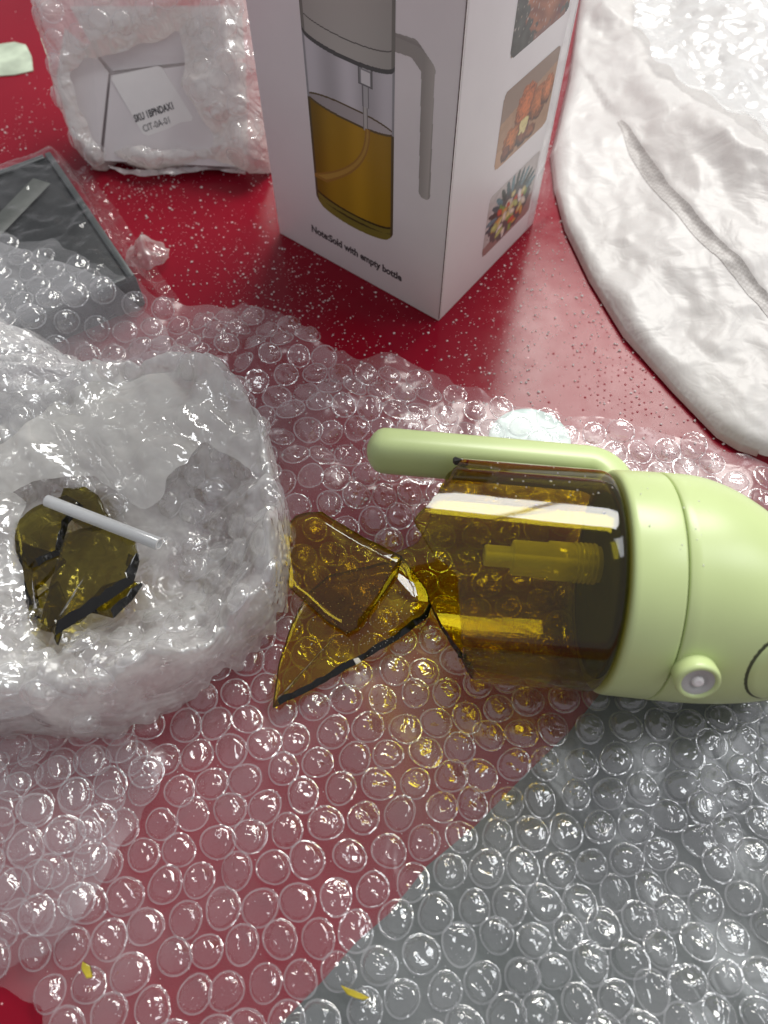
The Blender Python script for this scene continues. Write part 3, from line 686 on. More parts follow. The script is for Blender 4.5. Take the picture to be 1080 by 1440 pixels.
# collar, cap
V, F = lathe([(.0, R-.42), (.0, R-.10), (.03, R-.03), (.09, R+.02), (.2, R+.04), (1.32, R+.06), (1.38, R+.05), (1.40, R-.02), (1.40, 2.6)], 128)
collar = mk('collar', V, F, M['green'], bottle, world=False)
V, F = lathe([(-.03, 0.05), (-.03, 1.2), (-.03, R-.4), (.02, R-.4)], 96); mk('collar_seal', V, F, M['gap'], bottle, world=False)
V, F = lathe([(1.38, R-.35), (1.42, R-.035), (1.5, R-.035)], 96); mk('seam_gap', V, F, M['gap'], bottle, world=False)
CR = R+.07
def capr(x, phd):
    c = math.cos(math.radians(phd)); L = 4.5-1.7*c; x0_ = 2.15-.15*c
    return CR*max(0, 1-(max(0, x-x0_)/L)**2.15)**.5
def cap_x(s_, phd):                      # s 0..1 along the cap at this side
    c = math.cos(math.radians(phd)); return 1.5+s_*(6.0-1.5)
NC = 128; rows_c = []
for x_, r_ in ((1.43, R-.5), (1.43, R-.03), (1.445, R+.035)): rows_c.append([(x_, r_*math.cos(2*np.pi*k/NC), r_*math.sin(2*np.pi*k/NC)) for k in range(NC)])
for s_ in np.linspace(0, 1, 46)**.9:
    row = []
    for k in range(NC):
        pd = 360*k/NC; c = math.cos(math.radians(pd)); xe_ = (4.5-1.7*c)+(2.15-.15*c)
        t_ = math.sin(s_*math.pi/2); x_ = 1.49+(xe_-1.49)*t_; r_ = capr(x_, pd); row.append((x_, r_*math.cos(2*np.pi*k/NC), r_*math.sin(2*np.pi*k/NC)))
    rows_c.append(row)
cap = mk('cap', np.array(rows_c).reshape(-1, 3), grid_faces(len(rows_c), NC, True), M['green'], bottle, world=False)
# spray nozzle button
def on_cap(x, phd, off=0):
    a_ = math.radians(phd); r_ = capr(x, phd)+off; return np.array([x, r_*math.cos(a_), r_*math.sin(a_)])
pb = on_cap(1.95, 156, -.05); a_ = math.radians(150); nb_ = Vector((0, math.cos(a_), math.sin(a_))); qn = nb_.to_track_quat('X', 'Z').to_matrix()
def btn(name, prof, mat, parent):
    V, F = lathe(prof, 48); V = V @ np.array(qn).T + pb; return mk(name, V, F, mat, parent, world=False)
b_ = btn('spray_nozzle', [(-.3, .56), (.40, .60), (.50, .57), (.54, .50), (.50, .44), (.47, .43)], M['green'], bottle)
btn('nozzle_disc', [(.47, .45), (.475, .24), (.43, .22), (.43, .15)], M['grey_disc'], b_)
btn('nozzle_tip', [(.43, .16), (.50, .14), (.52, .08), (.50, .001)], M['label'], b_)
# pump lever panel on the lower flank of the cap
def lever(scale, off, name, mat):
    nu, nv = 14, 48; V = []
    cx_, cp = 5.1, 158
    for k in range(nu):
        s_ = k/(nu-1)*scale
        for l in range(nv):
            t_ = 2*np.pi*l/nv; V.append(on_cap(cx_+1.75*s_*math.cos(t_)*(1 if math.cos(t_) > 0 else 1), cp+27*s_*math.sin(t_)+6*s_*math.cos(t_), off*(1 if k < nu-1 else -.2)))
    return mk(name, V, grid_faces(nu, nv, True), mat, bottle, world=False)
lever(1.035, .022, 'lever_gap', M['gap']); lever(1.0, .06, 'spray_lever', M['green'])
# handle: a bar along the far side with a rounded bend into the collar
ah = math.radians(-13); hd = np.array([0, math.cos(ah), math.sin(ah)]); hn = np.array([0, -math.sin(ah), math.cos(ah)])
path = []
for x in np.linspace(-7.5, .0, 30): path.append((x, 4.85-.01*x))
for t_ in np.linspace(0, 1, 12)[1:]:
    a2 = t_*math.pi/2; path.append((.0+.9*math.sin(a2), 3.95+.9*math.cos(a2)))
for d_ in np.linspace(3.85, 2.9, 6): path.append((.9, d_))
path = np.array(path); tg = np.gradient(path, axis=0); tg /= np.linalg.norm(tg, axis=1)[:, None]; V = []; NS = 40
cum = np.concatenate([[0], np.cumsum(np.hypot(*np.diff(path, axis=0).T))])
caps = [(0.0, .02), (.02, .22), (.08, .45), (.18, .68), (.34, .88), (.52, .98)]
rows = [(np.interp(c_, cum, path[:, 0]), np.interp(c_, cum, path[:, 1]), s_) for c_, s_ in caps]+[(p[0], p[1], 1.0) for p, c_ in zip(path, cum) if c_ > .7]
rr_ = np.array(rows); tg = np.gradient(rr_[:, :2], axis=0); tg /= np.linalg.norm(tg, axis=1)[:, None]
for (x, d_, s_), (tx, td) in zip(rows, tg):
    for k in range(NS):
        a2 = 2*np.pi*k/NS; ca, sa = math.cos(a2), math.sin(a2); e_ = .72
        u_ = .64*s_*np.sign(ca)*abs(ca)**e_; v_ = .80*s_*np.sign(sa)*abs(sa)**e_
        nx, nd = td, -tx                       # in-plane normal of the path
        pt = np.array([x+nx*u_, 0, 0])+hd*(d_+nd*u_)+hn*v_; V.append(pt)
mk('handle', V, grid_faces(len(rows), NS, True), M['green'], bottle, world=False)
# pump tube inside
V, F = lathe([(-3.55, .14), (-3.55, .30), (-3.5, .33), (-2.75, .33), (-2.72, .50), (-2.68, .54), (-1.65, .54), (-1.62, .60), (-.9, .60), (-.88, .56), (-.1, .56)], 40); V[:, 1] += .35; V[:, 2] += .35
pump = mk('pump_tube', V, F, M['pump'], bottle, world=False)
for k in range(5):
    V, F = lathe([(-.85+k*.14, .56), (-.84+k*.14, .63), (-.79+k*.14, .63), (-.78+k*.14, .56)], 32); V[:, 1] += .35; V[:, 2] += .35; mk('pump_rib', V, F, M['pump'], pump, world=False)
V, F = lathe([(-3.5, .12), (-.1, .12)], 16); V[:, 1] += .35; V[:, 2] += .35; mk('inner_pipe', V, F, M['label'], pump, world=False)
# dust specks on glass and cap
def crumbs(name, pts, sizes, mat, label=None, cat=None, parent=None, world=True):
    base = np.array([(1, 0, 0), (-1, 0, 0), (0, 1, 0), (0, -1, 0), (0, 0, 1), (0, 0, -1)], float)
    tri = np.array([(0, 2, 4), (2, 1, 4), (1, 3, 4), (3, 0, 4), (2, 0, 5), (1, 2, 5), (3, 1, 5), (0, 3, 5)])
    n = len(pts); V = (base[None]*(.6+.8*RNG.random((n, 6, 3))))*np.asarray(sizes)[:, None, None]+np.asarray(pts)[:, None, :]
    F = (tri[None]+6*np.arange(n)[:, None, None]).reshape(-1, 3)
    o = mk(name, V.reshape(-1, 3), F, mat, parent, world=world, smooth=False); o['kind'] = 'stuff'
    if label: meta(o, label, cat)
    return o
pts = []
for k in range(26):
    a_ = math.radians(random.gauss(66, 13)); x_ = random.uniform(-3.9, -.3); pts.append((x_, R*math.cos(a_), R*math.sin(a_)))
for k in range(16):
    a_ = math.radians(random.gauss(85, 14)); x_ = random.uniform(.3, 2.2); r_ = (R+.065 if x_ < 1.4 else capr(x_, math.degrees(a_))); pts.append((x_, r_*math.cos(a_), r_*math.sin(a_)))
crumbs('dust_specks', pts, RNG.uniform(.012, .035, len(pts)), M['crumb'], parent=bottle, world=False)

# ================================================================== PRINTED BOX
Ap = at(393, 328)[:2]; Bp = at(617, 452)[:2]; Cp = at(751, 315)[:2]
f_ = np.array([*(Bp-Ap), 0]); WF = np.linalg.norm(f_); f_ /= WF; g_ = np.array([-f_[1], f_[0], 0]); WS = np.linalg.norm(Cp-Bp); HB = 19.5
bo = np.array([*Bp, 0.0])
carton = thing('product_box', bo, 'tall white printed box showing an oil bottle and food photos, standing behind the sprayer', 'box')
def boxpt(s_, t_, h_): return bo+f_*(s_-WF)+g_*t_+np.array([0, 0, h_])     # s from A to B, t from B to C
def face_grid(s0, s1, h0, h1, step, face, off, colf, maskf=None):
    a = np.arange(s0, s1+step*.5, step); b = np.arange(h0, h1+step*.5, step); Sg, Hg = np.meshgrid(a, b, indexing='ij')
    col = colf(Sg, Hg); F = grid_faces(len(a), len(b))
    if face == 'front': V = np.array([boxpt(0, -off, 0)]) + Sg.reshape(-1, 1)*f_ + Hg.reshape(-1, 1)*np.array([0, 0, 1.])
    else: V = np.array([boxpt(WF+off, 0, 0)]) + Sg.reshape(-1, 1)*g_ + Hg.reshape(-1, 1)*np.array([0, 0, 1.])
    cols = np.stack(col, -1).reshape(-1, 3)
    if maskf is not None:
        m = maskf(Sg, Hg).ravel(); F = F[m[F].all(1)]
        V, F, u = prune(V, F); cols = cols[u]
    return V, F, cols
# panels of the carton
def panel(name, s0, s1, t0, t1, h0, h1, mat=M['card']):
    V, F = rounded_box(1, 1, 1, .001, 1); return None
import bmesh as _b
def box_panel(name, c, size, mat, r=.06):
    V, F = rounded_box(size[0], size[1], size[2], r, 3); V = np.array([boxpt(WF+x, y, z) for x, y, z in V+np.array(c)])
    return mk(name, V, F, mat, carton)
T_ = .12
box_panel('front_panel', (-WF/2, T_/2, HB/2), (WF, T_, HB), M['card'], .05)
box_panel('side_panel', (-T_/2, WS/2+.0, HB/2), (T_, WS-2*T_-.004, HB-.01), M['card'], .05)
box_panel('side_panel', (-WF+T_/2, WS/2, HB/2), (T_, WS-2*T_-.004, HB-.01), M['card'], .05)
box_panel('back_panel', (-WF/2, WS-T_/2, HB/2), (WF, T_, HB), M['card'], .05)
box_panel('top_flap', (-WF/2, WS/2, HB-.08), (WF-2*T_-.01, WS-2*T_-.01, .1), M['card'], .03)
box_panel('bottom_flap', (-WF/2, WS/2, .09), (WF-2*T_-.01, WS-2*T_-.01, .1), M['card'], .03)
box_panel('corner_crease', (.003, .0, HB/2), (.035, .035, HB-.3), M['edge_line'], .01)
def mixc(a, b, t): return tuple(a[k]*(1-t)+b[k]*t for k in range(3))
def product_col(s_, h_):
    r = np.full(s_.shape, .60); gg = np.full(s_.shape, .60); b = np.full(s_.shape, .62)
    def put(m, c):
        for arr, v in zip((r, gg, b), c): arr[m] = (v if np.isscalar(v) else v[m]) if not np.isscalar(v) else v
    cxs = 4.6; hw = 2.05+.0*h_; u = (s_-cxs)/1.98
    arcd = .42*np.sqrt(np.clip(1-u*u, 0, 1))
    # glass column
    band = .55+.12*np.cos(u*7.0)*(1-np.abs(u)*.4)
    for arr, k in ((r, .98), (gg, .98), (b, 1.03)): arr[:] = band*k
    liq_top = 7.78-arcd*.75
    oil = (h_ < liq_top) & (h_ > 3.3-arcd-.1)
    og = .72+.28*np.cos((u-.15)*2.2)+.07*np.sin(u*9)
    put(oil, (.40*og, .235*og, .012*og+0*u))
    surf = (h_ >= liq_top) & (h_ < 7.78+arcd*.62); put(surf, (.42+.08*u, .40+.08*u, .40+.08*u))
    ln = (np.abs(h_-liq_top) < .045) | (np.abs(h_-(7.78+arcd*.62)) < .035); put(ln, (.10, .075, .03))
    base = (h_ < 3.75-arcd) ; put(base, (.20, .17, .03)); put((np.abs(h_-(3.75-arcd)) < .05) | (np.abs(h_-(3.45-arcd*.9)) < .05*np.abs(np.cos(u*2))), (.03, .025, .008)); put((h_ < 3.05-arcd), (.30, .26, .05))
    put((np.abs(u) > .955) & (h_ < 7.7), (.09, .07, .03)); put((np.abs(u) > .97) & (h_ >= 7.7), (.32, .33, .35))
    # pump and dip tube
    px_ = s_-5.35
    put((np.abs(px_) < .30) & (h_ > 9.1) & (h_ < 10.2), (.27, .28, .29)); put((np.abs(px_-.02) < .2) & (h_ > 9.15) & (h_ < 9.6), (.72, .73, .74)); put((np.abs(px_) < .13) & (h_ > 8.3) & (h_ < 9.1), (.45, .46, .47))
    put((np.abs(px_+.02) < .09) & (h_ > 7.4) & (h_ < 8.3), (.50, .50, .48))
    put((np.abs(px_) > .24) & (np.abs(px_) < .32) & (h_ > 9.1) & (h_ < 10.2), (.16, .165, .17)); put((np.abs(px_-.0) < .24) & (h_ > 9.66) & (h_ < 9.9), (.50, .51, .52)); put((np.abs(px_) < .32) & (np.abs(h_-9.1) < .03), (.14, .14, .15))
    put((np.abs(np.abs(px_)-.13) < .03) & (h_ > 8.3) & (h_ < 9.1), (.20, .20, .21)); put((np.abs(np.abs(px_+.02)-.09) < .025) & (h_ > 7.4) & (h_ < 8.3), (.22, .22, .21))
    tt = np.clip((7.6-h_)/3.3, 0, 1); tx = 5.42-2.6*tt**2.4; put((np.abs(s_-tx) < .12+.35*tt**3) & (h_ < 7.5) & (h_ > 4.25), (.30, .16, .03)); put((np.abs(s_-tx) < .05+.2*tt**3) & (h_ < 7.5) & (h_ > 4.4), (.42, .26, .05))
    # collar and cap
    ct = 10.2-arcd*.9
    cap_ = (h_ > ct) & (s_ < 6.62); cg = .38+.08*np.cos((u+.1)*1.6); put(cap_, (cg, cg, cg*.92)); put((h_ > ct-.16) & (h_ <= ct), (.07, .075, .075)); put(np.abs(h_-(10.78-arcd*.9)) < .022, (.10, .10, .09))
    put((np.abs(u) > .94) & (h_ > ct), (.19, .19, .17))
    hl = s_ > 6.62; hg = .40+.07*np.clip((s_-7.97)*5, -1, 1)-.10*(s_ > 8.21)-.05*(np.abs(h_-11.22+.3*np.clip(s_-7.3, 0, 1)**2) < .05); put(hl, (hg, hg*.97, hg*.9))
    return r, gg, b
def product_mask(s_, h_):
    u = (s_-4.6)/2.02; arcd = .42*np.sqrt(np.clip(1-u*u, 0, 1)); cr = np.clip(1-np.abs(u), 0, .13)
    body = (np.abs(u) < 1) & (h_ > 3.22-arcd*1.35+.35*np.clip(np.abs(u)-.85, 0, 1)*3) & (h_ < 17.5)
    # the handle: bar from the collar, round the corner and down
    def dseg(a, b): return dist_line(s_, h_, [a, b])
    hnd = (dseg((6.5, 10.98), (7.35, 11.05)) < .31) | (dseg((7.35, 11.05), (7.92, 10.6)) < .31) | (dist_line(s_, h_, [(7.93, 10.6), (8.04, 6.0)]) < .27) & (h_ > 5.75)
    return body | (hnd & (s_ > 6.55))
V, F, cols = face_grid(2.5, 8.4, 2.4, 13.2, .022, 'front', .006, product_col, product_mask)
mk('product_print', V, F, M['print'], carton, cols=cols, smooth=False)
def text_obj(name, txt, size, mat, Mx, parent, extr=.002, bold=0, align='LEFT'):
    cu = bpy.data.curves.new(name, 'FONT'); cu.body = txt; cu.size = size*S; cu.offset = bold*S; cu.align_x = align; cu.resolution_u = 3
    o = bpy.data.objects.new(name, cu); C.objects.link(o); bpy.context.view_layer.update()
    me = bpy.data.meshes.new_from_object(o.evaluated_get(bpy.context.evaluated_depsgraph_get())); C.objects.unlink(o); bpy.data.objects.remove(o)
    me.materials.clear(); me.materials.append(mat); o = obj(name, me, parent); o.matrix_local = Mx; return o
def frame(o, xa, ya): 
    xa = Vector(xa).normalized(); ya = Vector(ya); ya = (ya-xa*ya.dot(xa)).normalized(); m = Matrix((xa, ya, xa.cross(ya))).transposed().to_4x4(); m.translation = Vector(o)*S; return m
p0 = boxpt(2.10, -.006, 1.22)-bo; dirt = f_*5.3+np.array([0, 0, -.1])
text_obj('note_text', 'Note:Sold with empty bottle', .43, M['ink'], frame(p0, dirt, (0, 0, 1)) @ Matrix.Diagonal((1, 1.22, 1, 1)), carton, bold=.016)

def blob(X, Y, cx, cy_, rx, ry, rot=0, sd=0, rag=.15):
    c, s = math.cos(rot), math.sin(rot); dx, dy = X-cx, Y-cy_; a, b = (dx*c+dy*s)/rx, (-dx*s+dy*c)/ry
    return 1-(np.hypot(a, b)+rag*noise(X*4+sd, Y*4, sd))          # >0 inside
def food(kind):
    def f(s_, h_):
        n = noise(s_*3, h_*3, kind+5); n2 = noise(s_*9, h_*9, kind+6)
        X = (s_-3.05)/3.75; 
        if kind == 1:        # fried balls on a wooden board
            Y = (h_-5.55)/3.1; base = np.stack([.42+.05*n, .25+.03*n, .15+.02*n], -1)
            base[(Y > .62+.2*X)] = (.30, .21, .16)
            base[(Y < .25)&(X<.3)] = (.50, .29, .17)
            U, Vv = s_, h_
            for (cx, cy_, rx, ry, c) in ((4.9, 7.2, .75, 1.0, (.55, .15, .04)), (5.9, 7.0, .65, .75, (.50, .16, .05)), (6.5, 7.2, .45, .6, (.55, .18, .06)), (4.1, 6.3, .60, .62, (.50, .16, .04)), (5.0, 6.1, .5, .45, (.22, .07, .03)), (3.8, 5.95, .35, .32, (.20, .06, .03)), (5.6, 5.95, .4, .3, (.30, .10, .04))):
                m = blob(U, Vv, cx, cy_, rx, ry, 0, int(cx*10)); k = np.clip(.35+1.1*m+.5*n2+.35*(Vv-cy_)/ry, .15, 1.3)[..., None]
                base = np.where((m > 0)[..., None], np.array(c)*k, base)
            m = blob(U, Vv, 4.95, 6.55, .34, .36, 0, 3, .3); base = np.where((m > 0)[..., None], np.array((.72, .62, .28))*(1+.25*n2[..., None]), base)
        elif kind == 2:      # mixed salad / prawns with green tips
            base = np.stack([.50+.08*n, .46+.08*n, .44+.08*n], -1)
            m = blob(s_, h_, 5.0, 2.55, 1.65, 1.25, 0, 8, .1); base = np.where((m > 0)[..., None], np.stack([.10+0*n]*3, -1), base)
            rs = np.random.default_rng(4)
            for k in range(14):
                a = math.radians(185-13*k); cx, cy_ = 5.05+1.55*math.cos(a), 2.7+1.25*math.sin(a); m = blob(s_, h_, cx, cy_, .13, .42, a-math.pi/2, k, .1)
                base = np.where((m > 0)[..., None], np.array(((.05, .10, .11), (.12, .22, .25), (.04, .06, .05))[k % 3])*(1+.5*n2[..., None]), base)
            for k in range(46):
                a = rs.random()*6.283; q_ = math.sqrt(rs.random()); cx, cy_ = 5.05+1.3*q_*math.cos(a), 2.45+.9*q_*math.sin(a)
                c = ((.55, .48, .22), (.65, .55, .45), (.50, .10, .06), (.20, .30, .08), (.70, .62, .60), (.55, .30, .10), (.42, .44, .16))[k % 7]
                m = blob(s_, h_, cx, cy_, .15+.16*rs.random(), .10+.12*rs.random(), rs.random()*3, k, .2); base = np.where((m > 0)[..., None], np.array(c)*(.8+.6*m[..., None]), base)
            low = (h_ < 1.75+.15*(s_-3)); base[low & (blob(s_, h_, 5.0, 2.55, 1.65, 1.25, 0, 8, .1) < 0)] = (.32, .20, .18)
        else:                # grilled skewers on dark ground
            base = np.stack([.055+.03*n, .055+.03*n, .05+.03*n], -1)
            st_ = noise(s_*1.2+h_*2.6, h_*.5-s_*.9, 21)
            m = blob(s_, h_, 5.4, 11.6, 1.5, 1.9, .4, 9, .3); c = np.stack([.30+.22*st_, .10+.10*st_, .05+.05*st_], -1); base = np.where((m > 0)[..., None], np.clip(c, .03, .8), base)
            m = (st_ > .5) & (n2 > .1); base[m] = (.60, .42, .30)
            low = h_ < 10.3-.1*(s_-3)+.2*n; base[low & (s_ > 4.6)] = (.22, .10, .08)
            base[(n2 > .62)] = (.45, .40, .36)
        base = np.clip(base, .01, .9); return base[..., 0], base[..., 1], base[..., 2]
    return f
def rr_mask(s0, s1, h0, h1, r):
    def f(s_, h_):
        qx = np.abs(s_-(s0+s1)/2)-((s1-s0)/2-r); qy = np.abs(h_-(h0+h1)/2)-((h1-h0)/2-r)
        return np.hypot(np.maximum(qx, 0), np.maximum(qy, 0)) < r
    return f
for (h0, h1, kind, lab) in ((9.85, 13.2, 3, 'dark photo of grilled meat, topmost print on the side'), (5.55, 8.72, 1, 'photo of orange fried food on a wooden board, middle print'), (1.25, 4.38, 2, 'photo of a mixed salad bowl, lowest print on the side')):
    V, F, cols = face_grid(3.08, 6.98, h0, h1, .045, 'side', .006, food(kind), rr_mask(3.08, 6.98, h0, h1, .22))
    o = mk('food_photo', V, F, M['print'], carton, cols=cols, smooth=False); o['label'] = lab
# clear shrink film standing off the right-hand rear edge of the box
V = []; nu, nv = 60, 14
for a in range(nu):
    hh = HB*a/(nu-1)
    for b in range(nv):
        t_ = b/(nv-1); wd = .75+.35*noise(np.array([hh*.3]), np.array([2.0]), 5)[0]+(.45 if hh > 8 else .12)
        V.append(boxpt(WF+.06+.35*t_*t_+.10*math.sin(hh*1.3+t_*4)*t_, WS-.8+(wd+.9)*t_, hh))
mk('shrink_film', V, grid_faces(nu, nv), M['clear'], carton)

# ================================================================== GREY BOX IN CLEAR WRAPPING (left)
ang1 = math.atan2(e1[1], e1[0]); mdl = np.array([*(np.array(KB[0])+e1*BL/2+e2*BW/2), 0])
tray = thing('dark_box', mdl, 'low dark grey box in crinkled clear wrapping, its front half under bubble wrap', 'box')
def trayV(V, c): 
    V = V+np.array(c); Ev = np.array([[e1[0], e1[1], 0], [e2[0], e2[1], 0], [0, 0, 1]]); return V @ Ev + mdl
def fixw(F): return [f[::-1] for f in F]
V, F = rounded_box(BL, BW, 1.6, .12, 3); mk('box_body', trayV(V, (0, 0, .8)), fixw(F), M['black'], tray)
rimm = plain('grey_box_rim', (.035, .042, .042), .35)
for c_, s_ in (((0, -BW/2+.18, 1.66), (BL-.02, .30, .14)), ((-BL/2+.18, .2, 1.665), (.30, BW-.4, .14)), ((BL/2-.18, .2, 1.665), (.30, BW-.4, .14))):
    V, F = rounded_box(*s_, .05, 2); mk('rim', trayV(V, c_), fixw(F), rimm, tray)
V, F = rounded_box(.95, BW+.6, .03, .01, 1); a_ = math.radians(-34); V = V @ np.array([[math.cos(a_), math.sin(a_), 0], [-math.sin(a_), math.cos(a_), 0], [0, 0, 1]])
mk('tape_band', trayV(V, (-.3, .6, 1.76)), fixw(F), plain('greyish_tape', (.05, .056, .05), .6, var=.2), tray)
gx = np.linspace(-BL/2-.25, BL/2+.9, 110); gy = np.linspace(-BW/2-1.3, BW/2+.3, 110); X, Y = np.meshgrid(gx, gy, indexing='ij')
zz = 1.93+.16*facet(X*.6, Y*.6, 131, 3); od = np.maximum(np.maximum(np.abs(X)-BL/2, np.abs(Y)-BW/2), 0)
zz = np.maximum(zz-1.8*sstep(0, .9, od)+.25*ridged(X*1.2, Y*1.2, 133, 2)*sstep(0, .5, od), .08)
V = trayV(np.column_stack([X.ravel(), Y.ravel(), zz.ravel()]), (0, 0, 0)); mk('wrapping', V, grid_faces(110, 110), M['clear'], tray)
cr = at(205, 352, .6)[:2]; gx = np.linspace(-1.5, 1.0, 40); gy = np.linspace(-1.0, 1.0, 36); X, Y = np.meshgrid(gx, gy, indexing='ij')
rad = np.hypot(X, Y)+.25*noise(X*1.5, Y*1.5, 5); zz = .25+.9*np.clip(1-rad, 0, 1)+.35*ridged(X*1.3, Y*1.3, 141, 3)*np.clip(1.2-rad, 0, 1)
V = np.column_stack([X.ravel()+cr[0], Y.ravel()+cr[1], zz.ravel()]); F = grid_faces(40, 36); m = (rad < 1.0).ravel(); F = F[m[F].all(1)]; V, F, _ = prune(V, F); V = soften(V, F)
mk('wrapping_corner', V, F, M['film2'], tray)

# ================================================================== WRAPPED WHITE CARTON (upper left)
# a plane leaning back; (s, t, n): right, up the face, out of the face
lean = math.radians(50); U_ = np.array([1, -.03, 0]); U_ /= np.linalg.norm(U_); Tn = np.array([.02, math.cos(lean), math.sin(lean)]); Tn /= np.linalg.norm(Tn); Nn = np.cross(U_, Tn); Nn /= np.linalg.norm(Nn)
fo = at(215, 238, .3)
def FP(s_, t_, n_): return fo+np.multiply.outer(np.asarray(s_), U_)+np.multiply.outer(np.asarray(t_), Tn)+np.multiply.outer(np.asarray(n_), Nn)
def st_of(u, v):
    r = ray(u, v); k = np.dot(fo-CAM, Nn)/np.dot(r, Nn); p = CAM+r*k-fo; return float(np.dot(p, U_)), float(np.dot(p, Tn))
wc = thing('wrapped_carton', fo, 'white carton with a small shipping label seen through a gap in its bubble wrap', 'carton')
def flap(name, pxs, n0, n1, mat, th=.08):
    P = [st_of(*p) for p in pxs]; A = sum(P[i][0]*P[(i+1) % len(P)][1]-P[(i+1) % len(P)][0]*P[i][1] for i in range(len(P)))
    if A < 0: P = P[::-1]; n0 = n0[::-1]
    n = len(P); V = [FP(p[0], p[1], n0[i]-th) for i, p in enumerate(P)]+[FP(p[0], p[1], n0[i]) for i, p in enumerate(P)]
    F = [list(range(n))[::-1], [n+i for i in range(n)]]+[[i, (i+1) % n, n+(i+1) % n, n+i] for i in range(n)]
    return mk(name, V, F, mat, wc, smooth=False)
flap('end_flap', [(156, 106), (290, 88), (345, 88), (350, 236), (145, 226)], [.0, .0, .0, .1, .05], 0, M['carton2'])
o = flap('end_flap', [(152, 102), (130, 72), (92, 40), (80, 110), (100, 190), (140, 218)], [-.05, .05, .1, .1, .1, .0], 0, M['carton2'])
o = flap('end_flap', [(157, 99), (290, 84), (345, 82), (340, 10), (100, 10), (133, 70)], [-.12, -.05, .1, .2, .2, .05], 0, M['carton2'])
V, F = rounded_box(7.6, 5.0, 1.6, .05, 1); V = np.array([FP(x+.5, y+2.9, z-1.1) for x, y, z in V]); mk('carton_body', V, F, M['carton2'], wc)
lab_px = [(160, 103), (228, 92), (270, 168), (204, 190)]
o = flap('shipping_label', [(157, 112), (160, 106), (222, 93), (228, 95), (271, 165), (270, 170), (208, 191), (201, 188)], [.05]*8, 0, M['label'], th=.03)
def ltext(name, txt, pa, pb_, size, bold):
    a = FP(*st_of(*pa), .062)-fo; b = FP(*st_of(*pb_), .062)-fo; xa = b-a; ya = np.cross(Nn, xa)
    t_ = text_obj(name, txt, size, M['ink'], frame(a, xa, ya), wc, bold=bold)
    wd = max(v.co.x for v in t_.data.vertices); k = np.linalg.norm(xa)*S/max(wd, 1e-6); t_.matrix_local = frame(a, xa, ya) @ Matrix.Diagonal((k, 1, 1, 1))
ltext('label_text', 'SKU 1BPNDAX1', (191, 172), (245, 153), .44, .012)
ltext('label_text', 'CIT-0A-01', (203, 186), (240, 173), .42, .0)
# wrap around the carton: outer sleeve with an irregular opening
c_s, c_t = st_of(205, 130); open_px = [(150, 238), (120, 195), (98, 150), (92, 100), (120, 62), (180, 52), (232, 44), (262, 22), (278, 60), (272, 120), (295, 165), (330, 215), (300, 225), (230, 218), (150, 205)]
open_px = [(150, 218), (132, 190), (118, 150), (112, 112), (122, 92), (150, 84), (190, 72), (228, 62), (256, 50), (262, 84), (258, 125), (282, 165), (304, 196), (290, 206), (230, 208), (180, 200)]
out_px = [(32, -60), (36, 20), (62, 90), (74, 150), (98, 210), (128, 246), (150, 252), (160, 236), (210, 246), (262, 240), (320, 240), (350, 252), (385, 252), (385, 100), (352, -40), (340, -140), (180, -160), (60, -120)]
op = [st_of(*p) for p in open_px]; ou = [st_of(*p) for p in out_px]
sx = [p[0] for p in ou]; ty = [p[1] for p in ou]
gs = np.arange(min(sx), max(sx), .13); gt = np.arange(min(ty), max(ty), .13); Sg, Tg = np.meshgrid(gs, gt, indexing='ij')
def hsl(s_, t_):
    do = dist_line(s_, t_, ou, True); di = dist_line(s_, t_, op, True)
    return .45+1.1*np.tanh(di/1.2)*np.tanh(do/1.0)-1.6*np.exp(-do/.35)+.32*facet(s_*.6, t_*.6, 151, 3, .5)
wn = .16*noise(Sg*1.3, Tg*1.3, 3)
msk = inside(Sg+wn, Tg+wn, ou) & ~inside(Sg+wn*1.5, Tg-wn*1.5, op)
F = grid_faces(len(gs), len(gt)); F = F[msk.ravel()[F].all(1)]; V = FP(Sg.ravel(), Tg.ravel(), hsl(Sg, Tg).ravel()); V[:, 2] = np.maximum(V[:, 2], .06); V, F, _ = prune(V, F); V = soften(V, F)
wr = thing('bubble_wrap_sleeve', fo, 'bubble wrap sleeve wrapped round the white carton in the upper left', 'bubble wrap')
mk('film', V, F, film_mat('milky_sleeve_film', haze=.58, haze_var=.35, col=(.96, .94, .90), f0=.12, crinkle=.8, crease_scale=.8, rough=.1), wr)
P = lattice(min(sx), max(sx), min(ty), max(ty), 1.1, .3, .08, 41); k_ = inside(P[:, 0], P[:, 1], ou) & ~inside(P[:, 0], P[:, 1], op) & (dist_line(P[:, 0], P[:, 1], ou, True) > .35) & (dist_line(P[:, 0], P[:, 1], op, True) > .3); P = P[k_]
e = .3; gs_ = (hsl(P[:, 0]+e, P[:, 1])-hsl(P[:, 0]-e, P[:, 1]))/(2*e); gt_ = (hsl(P[:, 0], P[:, 1]+e)-hsl(P[:, 0], P[:, 1]-e))/(2*e)
Nw = Nn[None]-gs_[:, None]*U_-gt_[:, None]*Tn; Pw = FP(P[:, 0], P[:, 1], hsl(P[:, 0], P[:, 1])); ok = Pw[:, 2] > .3
place_bubbles(wr, Pw[ok], Nw[ok], np.full(ok.sum(), .46), LIB2, 51, crushsel=np.full(ok.sum(), .9), squash=np.full(ok.sum(), .85))
